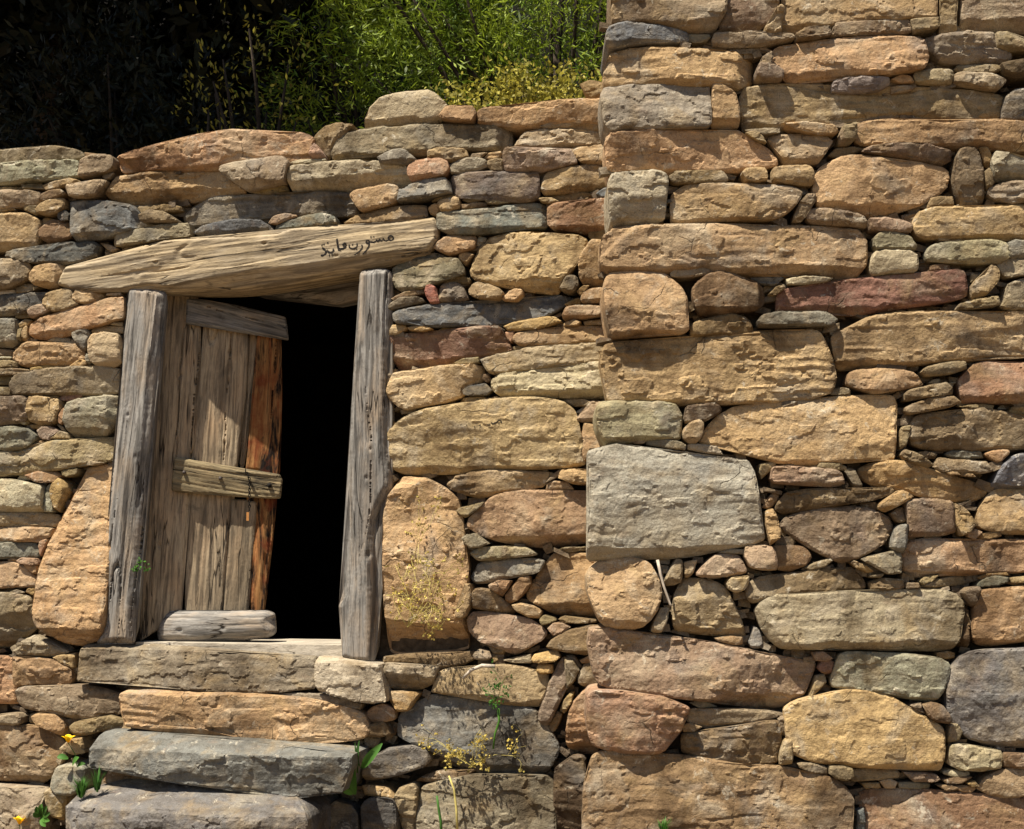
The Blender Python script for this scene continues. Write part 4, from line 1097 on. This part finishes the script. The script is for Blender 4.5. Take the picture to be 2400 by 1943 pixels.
# ------------------------------------------------------------------ the door, swung inward on the left post
hu, hz = LEFT.uv(352, 1000)
DOOR = Plane(LEFT.pt(hu, 0, -.12), YAW_L + R(19))
door = empty('wooden_door', tuple(DOOR.pt(.05, DO_B, 0)))
tag(door, 'old plank door with a split batten standing ajar in the timber frame', 'door')
def dpx(top, bot): return px(220, 620, k7, top) + px(220, 1040, k7, bot)
DP = [([440, 165, 590, 165, 740, 180, 745, 300, 768, 440, 765, 700, 735, 1000, 725, 1300], [700, 60, 680, 380, 655, 700, 635, 1000, 628, 1230, 330, 1420, 335, 1000, 350, 600, 380, 100], WOOD_PLANK, 41),
      ([795, 300, 1105, 420, 1108, 600, 1090, 900, 1065, 1150, 1030, 1440], [1025, 160, 985, 380, 965, 700, 940, 1000, 915, 1250, 652, 1250, 655, 1000, 672, 700, 702, 380, 732, 60], WOOD_PLANK, 42),
      ([1175, 480, 1345, 520, 1350, 900, 1345, 1200, 1330, 1500], [1335, 180, 1310, 420, 1285, 700, 1250, 950, 1225, 1240, 1118, 1240, 1150, 900, 1165, 650, 1190, 420, 1180, 180, 1090, 190], CHAR, 43),
      ([1112, 470, 1165, 480, 1180, 560, 1120, 1000, 1080, 1450, 1040, 1440, 1075, 1150, 1100, 800], [1060, 200], WOOD_PLANK, 44),
      ([], [990, 395, 1090, 400, 1170, 420, 1160, 640, 1130, 900, 1105, 1240, 925, 1245, 945, 1000, 970, 700], WOOD_PLANK, 45)]
for q, (a, b, mt, sd_) in enumerate(DP):
    timber('plank', dpx(a, b), DOOR.shifted(-.004 * (q % 2) - (.03 if q == 3 else 0)), mt, sd_, door, R(88), depth=.035, flags={'N': 2 if q < 2 else 0, 'G': .8}, rnd=.007, cut=.006)
bat_top = timber('batten', px(220, 620, k7, [665, 245, 760, 245, 1000, 285, 1180, 330, 1380, 375, 1400, 545, 1240, 510, 1010, 475, 770, 435, 660, 425]), DOOR.shifted(.035), WOOD_GREY, 51, door, R(-13), depth=.034, flags={'G': .7}, rnd=.007, cut=.005)  # darker grey wood here paints in the shade under the lintel
bat = timber('batten', px(220, 1040, k7, [575, 95, 700, 115, 900, 160, 1060, 190, 1330, 215, 1355, 250, 1340, 395, 1200, 390, 1050, 380, 850, 360, 690, 358, 555, 340]), DOOR.shifted(.04), WOOD_BATTEN, 52, door, R(-8), depth=.039, flags={'G': .9}, rnd=.008, cut=.006)
bat['label'] = 'pale split batten with two nails and a peg hole'
def tube(P, r, sides=6, caps=True):
    P = np.array(P, float); m = len(P); tn = np.gradient(P, axis=0); tn /= np.linalg.norm(tn, axis=1)[:, None] + 1e-9
    V, Fc = [], []
    ref = np.array((.31, .17, .93)); rr = r if hasattr(r, '__len__') else [r] * m
    for i in range(m):
        a = np.cross(tn[i], ref); a /= np.linalg.norm(a) + 1e-9; b = np.cross(tn[i], a)
        for s in range(sides):
            t = 2 * math.pi * s / sides; V.append(P[i] + rr[i] * (a * math.cos(t) + b * math.sin(t)))
    for i in range(m - 1):
        for s in range(sides):
            s2 = (s + 1) % sides; Fc.append([i * sides + s, i * sides + s2, (i + 1) * sides + s2, (i + 1) * sides + s])
    if caps: Fc.append(list(range(sides))[::-1]); Fc.append([(m - 1) * sides + s for s in range(sides)])
    return V, Fc
class Geo:
    def __init__(s): s.V, s.F = [], []
    def add(s, vf):
        b = len(s.V); s.V += list(vf[0]); s.F += [[i + b for i in f] for f in vf[1]]; return s
    def tube(s, P, r, sides=5): return s.add(tube(P, r, sides))
    def obj(s, name, mat, parent=None, smooth=True, origin=None):
        o0 = np.array(origin) if origin is not None else (np.array(world_loc(parent)) if parent is not None else np.zeros(3))
        return link(name, mesh_np(name, np.array(s.V) - o0, s.F, mat, smooth), parent, o0)
BPL = DOOR.shifted(.047)
for (x, y) in ((648, 205), (908, 248)):
    u, z = BPL.uv(220 + x * k7, 1040 + y * k7)
    Geo().tube([BPL.pt(u, z, -.01), BPL.pt(u, z, .004), BPL.pt(u, z, .007)], [.009, .009, .005], 8).obj('nail', IRON, door)
u, z = BPL.uv(220 + 1260 * k7, 1040 + 298 * k7)
Geo().tube([BPL.pt(u, z, -.004), BPL.pt(u, z, .0025)], .0115, 12).obj('peg_hole_dark', HOLE_CHAIN_BLACK, door)  # black disc on the batten, paints the dark inside of the hole
g = Geo(); ys = np.linspace(195, 470, 15)
for i, y in enumerate(ys):
    x = 1090 + 28 * min(1, (y - 195) / 60.0); u, z = BPL.uv(220 + x * k7, 1040 + y * k7); c = BPL.pt(u, z, .014)
    a = BPL.u if i % 2 else BPL.n
    g.tube([c + BPL.v * .0068 * math.cos(t) * 1.25 + a * .0046 * math.sin(t) for t in np.linspace(0, 2 * math.pi, 11)], .0024, 5)
ch = g.obj('chain', HOLE_CHAIN_BLACK, door)
u, z = BPL.uv(220 + 1105 * k7, 1040 + 518 * k7)
tagm = boxes_mesh('brass_tag', [(u - .006, u + .006, z - .024, z + .018, .008, .014)], BPL, COPPER, world_loc(ch)); link('brass_tag', tagm, ch, world_loc(ch))

# interior lintel board, a log on the sill, plank stub behind the door
LOGP = LEFT.shifted(-.10)
lg = timber('log', px(220, 1040, k7, [420, 1400, 430, 1300, 480, 1220, 520, 1198, 850, 1205, 1000, 1200, 1240, 1198, 1285, 1235, 1255, 1262, 1265, 1300, 1285, 1330, 1270, 1390, 1100, 1415, 700, 1445, 450, 1440]), LOGP, WOOD_GREY, 61, None, R(1), depth=.10, flags={'G': .8, 'N': 2}, rnd=.05, cut=.02)
tag(lg, 'short grey weathered log lying across the sill at the foot of the door', 'log')
INB = LEFT.shifted(-.33)
beam = timber('roof_beam', px(220, 620, k7, [1020, 175, 1250, 140, 1500, 110, 1885, 90, 1960, 100, 1960, 235, 1820, 240, 1760, 280, 1690, 270, 1600, 245, 1350, 225, 1150, 215]), INB, WOOD_GREY, 62, None, R(6), depth=.14, flags={'G': 1.2}, rnd=.03, cut=.02)
tag(beam, 'rough inner beam in shadow just behind the lintel over the doorway', 'beam')
SILL = wood_material('sill_timber', (0.56, 0.49, 0.39), (0.26, 0.22, 0.17), (0.50, 0.43, 0.33), .6)
# threshold: a board behind the step, its sunlit paleness put into the colour
sill = boxes_mesh('threshold_board', [(DO_L - .02, DO_R + .03, DO_B - .10, DO_B + .012, -.40, -.03)], LEFT, SILL, LEFT.pt((DO_L + DO_R) / 2, DO_B, -.2))
o = link('threshold_board', sill, None, LEFT.pt((DO_L + DO_R) / 2, DO_B, -.2)); tag(o, 'threshold board lying between the door posts, coloured pale as if sunlit', 'board')
# ------------------------------------------------------------------ trees
def leaf_quads(C, Dn, L, W, rs):
    """diamond leaves: centres C, directions Dn"""
    m = len(C); ref = rs.normal(size=(m, 3)); sd_ = np.cross(Dn, ref); sd_ /= np.linalg.norm(sd_, axis=1)[:, None] + 1e-9
    L = np.broadcast_to(L, (m,))[:, None]; W = np.broadcast_to(W, (m,))[:, None]
    V = np.stack((C - Dn * L * .5, C + sd_ * W * .5, C + Dn * L * .5, C - sd_ * W * .5), 1).reshape(-1, 3)
    return V, np.arange(m * 4).reshape(-1, 4)
def unit(a): return a / (np.linalg.norm(a, axis=-1, keepdims=True) + 1e-9)
def crown(c, rad, nclump, per, L, W, rs, clump=.16, up=.5, shell=.45):
    d = unit(rs.normal(size=(nclump, 3))); rr = rs.uniform(shell, 1.0, (nclump, 1)) ** .7
    C = np.array(c) + d * rr * np.array(rad) * (1 + .18 * rs.normal(size=(nclump, 1)))
    size = rs.uniform(.5, 1.4, (nclump, 1, 1))
    ax = unit(d + np.array((0, 0, up)) + .5 * rs.normal(size=d.shape))
    off = rs.normal(size=(nclump, per, 3)) * clump * size * .55
    al = rs.uniform(-1, 1, (nclump, per, 1)) * clump * size * 1.2
    P = C[:, None] + off + ax[:, None] * al
    Dn = unit(ax[:, None] + .75 * rs.normal(size=P.shape))
    return leaf_quads(P.reshape(-1, 3), Dn.reshape(-1, 3), L * rs.uniform(.6, 1.4, nclump * per), W * rs.uniform(.6, 1.3, nclump * per), rs), C
def tree(name, label, base, crowns, leafmat_, rs, trunk_r=.12, group='trees behind the wall'):
    root = empty(name, base); tag(root, label, 'tree', group)
    base = np.array(base, float); g = Geo(); top = np.array(crowns[0][0])
    mid = (base + top) / 2 + rs.normal(size=3) * .15
    tt = np.linspace(0, 1, 9)
    g.tube([base * (1 - t) ** 2 + 2 * mid * t * (1 - t) + top * t * t for t in tt], [trunk_r * (1 - .65 * t) for t in tt], 8)
    allV, allF, nb = [], [], 0
    for (c, rad, ncl, per, L, W, clump) in crowns:
        (V, Fq), C = crown(c, rad, ncl, per, L, W, rs, clump)
        allV.append(V); allF.append(Fq + nb); nb += len(V)
        st = base * .35 + top * .65
        for q in C[rs.choice(len(C), min(16, len(C)), False)]:
            m2 = (st + q) / 2 + np.array((0, 0, .12)) + rs.normal(size=3) * .08
            g.tube([st * (1 - t) ** 2 + 2 * m2 * t * (1 - t) + q * t * t for t in np.linspace(0, 1, 6)], [.035 * (1 - .8 * t) for t in np.linspace(0, 1, 6)], 5)
    g.obj('trunk', BARK, root)
    me = mesh_np('crown', np.concatenate(allV) - base, np.concatenate(allF), leafmat_)
    link('crown', me, root, base); return root
rs = np.random.RandomState(77)
tree('added_shade_tree', 'added tall dark tree whose unseen high crown shades the black hollow behind the wall', (-4.6, 4.2, .2),
     [((-5.3, 2.6, 8.2), (2.7, 2.1, 1.1), 460, 26, .24, .11, .34), ((-3.9, 3.4, 8.4), (1.5, 1.7, .9), 200, 26, .24, .11, .32)], LEAF_DARK, rs, .2)  # added tree, crown above the view keeps sun off the background
tree('added_shade_tree', 'added broad dark tree on the slope, its high crown there to shade the hollow', (-5.2, 8.0, 4.0),
     [((-4.2, 6.6, 10.2), (4.2, 2.6, 1.4), 700, 26, .26, .12, .40), ((-4.4, 7.6, 7.2), (3.6, .8, 1.6), 500, 26, .24, .10, .36)], LEAF_DARK, rs, .2)  # second added tree, high crown out of view shades the slope
tree('juniper_tree', 'bright green juniper tree rising beside the taller wall', (0.4, 3.6, .2),
     [((0.3, 3.3, 5.2), (1.0, .8, 1.2), 300, 64, .075, .013, .15), ((-.75, 3.5, 5.5), (.75, .7, .8), 170, 64, .075, .013, .14)], LEAF_SUN, rs, .1)
tree('juniper_tree', 'deep green juniper tree with gaps in its crown behind the pale boulder on the wall', (-1.0, 4.4, .2),
     [((-.9, 4.3, 4.8), (1.15, .8, 1.1), 170, 60, .075, .013, .17)], LEAF_SUN, rs, .1)
tree('thin_tree', 'thin sparsely leaved tree with yellow flecks before the black hollow', (-1.75, 3.4, .2),
     [((-1.8, 3.3, 4.4), (.55, .5, .9), 60, 14, .045, .020, .16)], LEAF_GOLD, rs, .05)
root = empty('golden_bush', (0.15, 2.6, 2.9)); tag(root, 'golden leaved bush just above the wall top by the taller wall', 'bush')
(V, Fq), C = crown((0.10, 2.6, 4.36), (.55, .3, .22), 120, 40, .035, .022, rs, .08)
link('crown', mesh_np('crown', V - np.array(root.location), Fq, LEAF_GOLD), root, root.location)
g = Geo()
for q in C[:14]: g.tube([(0.15, 2.6, 2.9), (np.array((0.15, 2.6, 3.3)) + q) / 2, q], [.02, .014, .006], 5)
g.obj('stem', BARK, root)
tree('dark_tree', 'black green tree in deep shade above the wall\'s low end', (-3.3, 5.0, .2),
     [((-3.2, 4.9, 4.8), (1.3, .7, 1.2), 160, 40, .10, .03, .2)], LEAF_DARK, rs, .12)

# ------------------------------------------------------------------ small plants on the wall and steps
def at(x, y, plane, c=0.0):
    u, z = plane.shifted(c).uv(x, y); return plane.shifted(c).pt(u, z, 0)
def tuft(g, base, n, h, spread, w, rs, lean=(0, 0, 0)):
    for _ in range(n):
        a = rs.uniform(0, 2 * math.pi); d = np.array((math.cos(a), math.sin(a) * .6, 0)) * rs.uniform(.2, 1) * spread
        hh = h * rs.uniform(.5, 1.1); b = base + d * .15 + rs.normal(size=3) * .004
        side = np.cross(d + 1e-6, (0, 0, 1.0)); side = side / (np.linalg.norm(side) + 1e-9) * w * rs.uniform(.6, 1.2)
        pts = [b, b + d * .35 + np.array((0, 0, hh * .6)), b + d + np.array((0, 0, hh)) + np.array(lean)]
        k = len(g.V); g.V += [pts[0] - side * .5, pts[0] + side * .5, pts[1] - side * .5, pts[1] + side * .5, pts[2]]
        g.F += [[k, k + 1, k + 3, k + 2], [k + 2, k + 3, k + 4]]
def broad_leaf(g, base, tip, width, nrm, segs=6, fold=.25):
    base, tip, nrm = map(lambda q: np.array(q, float), (base, tip, nrm)); ax = tip - base; sd_ = np.cross(ax, nrm); sd_ /= np.linalg.norm(sd_) + 1e-9
    k = len(g.V); L = np.linalg.norm(ax)
    for i in range(segs + 1):
        t = i / segs; wd = width * (math.sin(math.pi * min(.98, t * .92 + .06)) ** .7); c = base + ax * t + nrm * L * .12 * math.sin(math.pi * t)
        g.V += [c - sd_ * wd * .5 + nrm * wd * fold, c, c + sd_ * wd * .5 + nrm * wd * fold]
    for i in range(segs):
        a = k + 3 * i; g.F += [[a, a + 1, a + 4, a + 3], [a + 1, a + 2, a + 5, a + 4]]
rs = np.random.RandomState(5)
n3 = LEFT.n
def flower(x, y, bx, by, c, label, leaves):
    hd = at(x, y, LEFT, c); b = at(bx, by, LEFT, c - .02); root = empty('yellow_flower', tuple(b)); tag(root, label, 'flower', 'yellow flowers')
    m = (hd + b) / 2 + LEFT.u * .012
    Geo().tube([b, m, hd - np.array((0, 0, .012))], [.0022, .002, .0018], 5).obj('stem', LEAF_HERB, root)
    g = Geo()
    for i in range(5):
        a = i * 2 * math.pi / 5 + .4; dv = LEFT.u * math.cos(a) + n3 * math.sin(a) * .9
        broad_leaf(g, hd - np.array((0, 0, .012)), hd + dv * .034 + np.array((0, 0, .018 + .005 * (i % 2))), .032, unit(-dv * .5 + np.array((0, 0, 1.0))), 4, .15)
    g.obj('petals', PETAL, root)
    g = Geo()
    for (lx, ly, tx, ty, wd) in leaves: broad_leaf(g, at(lx, ly, LEFT, c), at(tx, ty, LEFT, c + .02), wd, unit(n3 * .8 + np.array((0, 0, .6))))
    if leaves: g.obj('leaves', LEAF_HERB, root)
flower(160, 1735, 181, 1800, .10, 'yellow flower on a thin stem above the grass tuft by the dark grey step', [(160, 1778, 134, 1774, .03), (170, 1795, 185, 1775, .03), (180, 1798, 200, 1790, .022)])
flower(46, 1926, 40, 1985, .10, 'yellow flower low down at the foot of the wall near a ridged leaf', [])
o = Geo()
for i in range(7):
    a = R(-60 + 38 * i); broad_leaf(o, at(98, 1912, LEFT, .10), at(98, 1912, LEFT, .13) + LEFT.u * .045 * math.cos(a) + np.array((0, 0, .055 * math.sin(a))), .03, n3)
pl = o.obj('leafy_plant', LEAF_HERB, None, origin=at(98, 1912, LEFT, .10)); tag(pl, 'small ridged green leaf rosette beside the lowest step', 'plant')
g = Geo(); tuft(g, at(190, 1866, LEFT, .33), 90, .085, .06, .006, rs); tuft(g, at(228, 1852, LEFT, .30), 26, .10, .05, .008, rs)
pl = g.obj('grass_tuft', LEAF_HERB, None, origin=at(190, 1866, LEFT, .33)); tag(pl, 'bright green grass tuft growing on the lowest step', 'grass', 'grass tufts')
g = Geo(); tuft(g, at(300, 1856, LEFT, .17), 60, .04, .10, .003, rs); tuft(g, at(340, 1850, LEFT, .17), 40, .035, .09, .003, rs)
pl = g.obj('grass_tuft', TWIG, None, origin=at(320, 1856, LEFT, .17)); tag(pl, 'dry brown grass under the dark grey step', 'grass', 'grass tufts')
g = Geo()
for (x0, y0, x1, y1, wd) in ((832, 1862, 826, 1772, .045), (848, 1800, 896, 1742, .040), (838, 1812, 842, 1735, .018), (845, 1800, 832, 1740, .010), (826, 1862, 800, 1840, .03)):
    broad_leaf(g, at(x0, y0, LEFT, .12), at(x1, y1, LEFT, .15), wd, n3)
pl = g.obj('broad_leaf_plant', LEAF_HERB, None, origin=at(836, 1862, LEFT, .12)); tag(pl, 'green strap leaved plant wedged at the right end of the dark grey step', 'plant')
g = Geo(); tuft(g, at(1555, 1950, RIGHT, .08), 60, .05, .04, .006, rs)
pl = g.obj('grass_tuft', LEAF_HERB, None, origin=at(1555, 1950, RIGHT, .08)); tag(pl, 'little green tuft at the foot of the taller wall', 'grass', 'grass tufts')
# dry twiggy plant against the orange upright stone
def twiggy(name, label, x0, y0, tips, c, mat, r0, rs, depth_n=3, floret=None):
    b = at(x0, y0, LEFT, c); root = empty(name, tuple(b)); tag(root, label, 'plant', 'dry plants on the doorway wall'); g = Geo(); fl = Geo(); left_lim = -.13 if depth_n == 3 and x0 < 1000 else -9
    def grow(p, d, L, r, lvl):
        pts = [p]; q = p; dd = d
        for _ in range(4):
            dd = unit(dd + rs.normal(size=3) * .22)
            if np.dot(q + dd * L / 4 - b, LEFT.u) < left_lim: dd = unit(dd + LEFT.u * (abs(np.dot(dd, LEFT.u)) + .6))
            q = q + dd * L / 4; pts.append(q)
        g.tube(pts, [r, r * .9, r * .8, r * .7, r * .6], 3)
        if lvl:
            for k in range(rs.randint(2, 5)):
                t = rs.randint(1, 5); side = unit(dd + rs.normal(size=3) * .9); side = side - n3 * min(0, np.dot(side, n3)) * .9
                grow(pts[t], unit(side), L * rs.uniform(.35, .62), r * .7, lvl - 1)
        elif floret is not None:
            for _ in range(2):
                tip = q + rs.normal(size=3) * .004; V, Fq = leaf_quads(tip[None].repeat(2, 0), unit(rs.normal(size=(2, 3))), .013, .010, rs)
                k = len(fl.V); fl.V += list(V); fl.F += (Fq + k).tolist()
    for (tx, ty) in tips:
        tp = at(tx, ty, LEFT, c + .03); v = tp - b; grow(b, unit(v), np.linalg.norm(v) * .8, r0, depth_n)
    g.obj('twigs', mat, root)
    if fl.V: fl.obj('florets', floret, root, False)['kind'] = 'stuff'
twiggy('dry_plant', 'straw coloured twiggy plant trailing over the upright orange stone beside the door', 955, 1470,
       [(945, 1250), (965, 1200), (1010, 1230), (1050, 1290), (1075, 1330), (1060, 1380), (1000, 1320)], .085, TWIG, .0018, rs, 3, LEAF_DRY)
twiggy('dry_plant', 'yellow flecked dry plant lying over the grey slab low in the corner', 1105, 1795,
       [(1020, 1710), (1060, 1740), (1120, 1720), (1190, 1700), (1240, 1740), (1040, 1770)], .085, TWIG, .0014, rs, 3, LEAF_DRY)
twiggy('sprig', 'small grey green sprig rooted between stones above the grey slab', 1160, 1640, [(1130, 1615), (1150, 1600), (1180, 1605), (1215, 1590), (1165, 1655), (1140, 1650)], .06, LEAF_HERB, .0016, rs, 2, LEAF_HERB)
twiggy('sprig', 'tiny green sprig hanging on the left door post', 326, 1305, [(330, 1340), (334, 1325), (322, 1345)], .07, LEAF_HERB, .0011, rs, 2, LEAF_HERB)
def stalk(pts, c, mat, r, name, label, cat, plane=LEFT, group=None):
    P = [at(x, y, plane, c) for x, y in pts]; o = Geo().tube(P, [r * (1 - .4 * i / len(P)) for i in range(len(P))], 6).obj(name, mat, None, origin=P[0]); tag(o, label, cat, group)
stalk([(1168, 1660), (1170, 1690), (1160, 1720), (1156, 1755)], .07, LEAF_HERB, .006, 'plant_stalk', 'thick green stalk hanging over the grey slab in the corner', 'plant')
stalk([(1072, 1960), (1070, 1900), (1064, 1850), (1052, 1818)], .10, TWIG, .006, 'plant_stalk', 'bent yellowish stalk in front of the bottom grey block', 'plant')
stalk([(1035, 1965), (1033, 1925), (1028, 1895), (1024, 1865)], .12, LEAF_HERB, .007, 'plant_stalk', 'short green shoot in front of the bottom grey block', 'plant')
stalk([(1541, 1312), (1548, 1345), (1556, 1375), (1570, 1416), (1575, 1420)], .05, TWIG_PALE, .0065, 'stick', 'thin pale stick wedged between the pink boulder and the striped stone', 'stick', RIGHT)
stalk([(1160, 1562), (1130, 1560), (1105, 1570), (1085, 1590)], .075, TWIG_PALE, .010, 'stick', 'dry curled root lying on a stone ledge right of the threshold', 'stick')
stalk([(538, 1893), (541, 1925), (545, 1950)], .34, TWIG_PALE, .003, 'stick', 'straw stem hanging over the lowest step', 'stick')
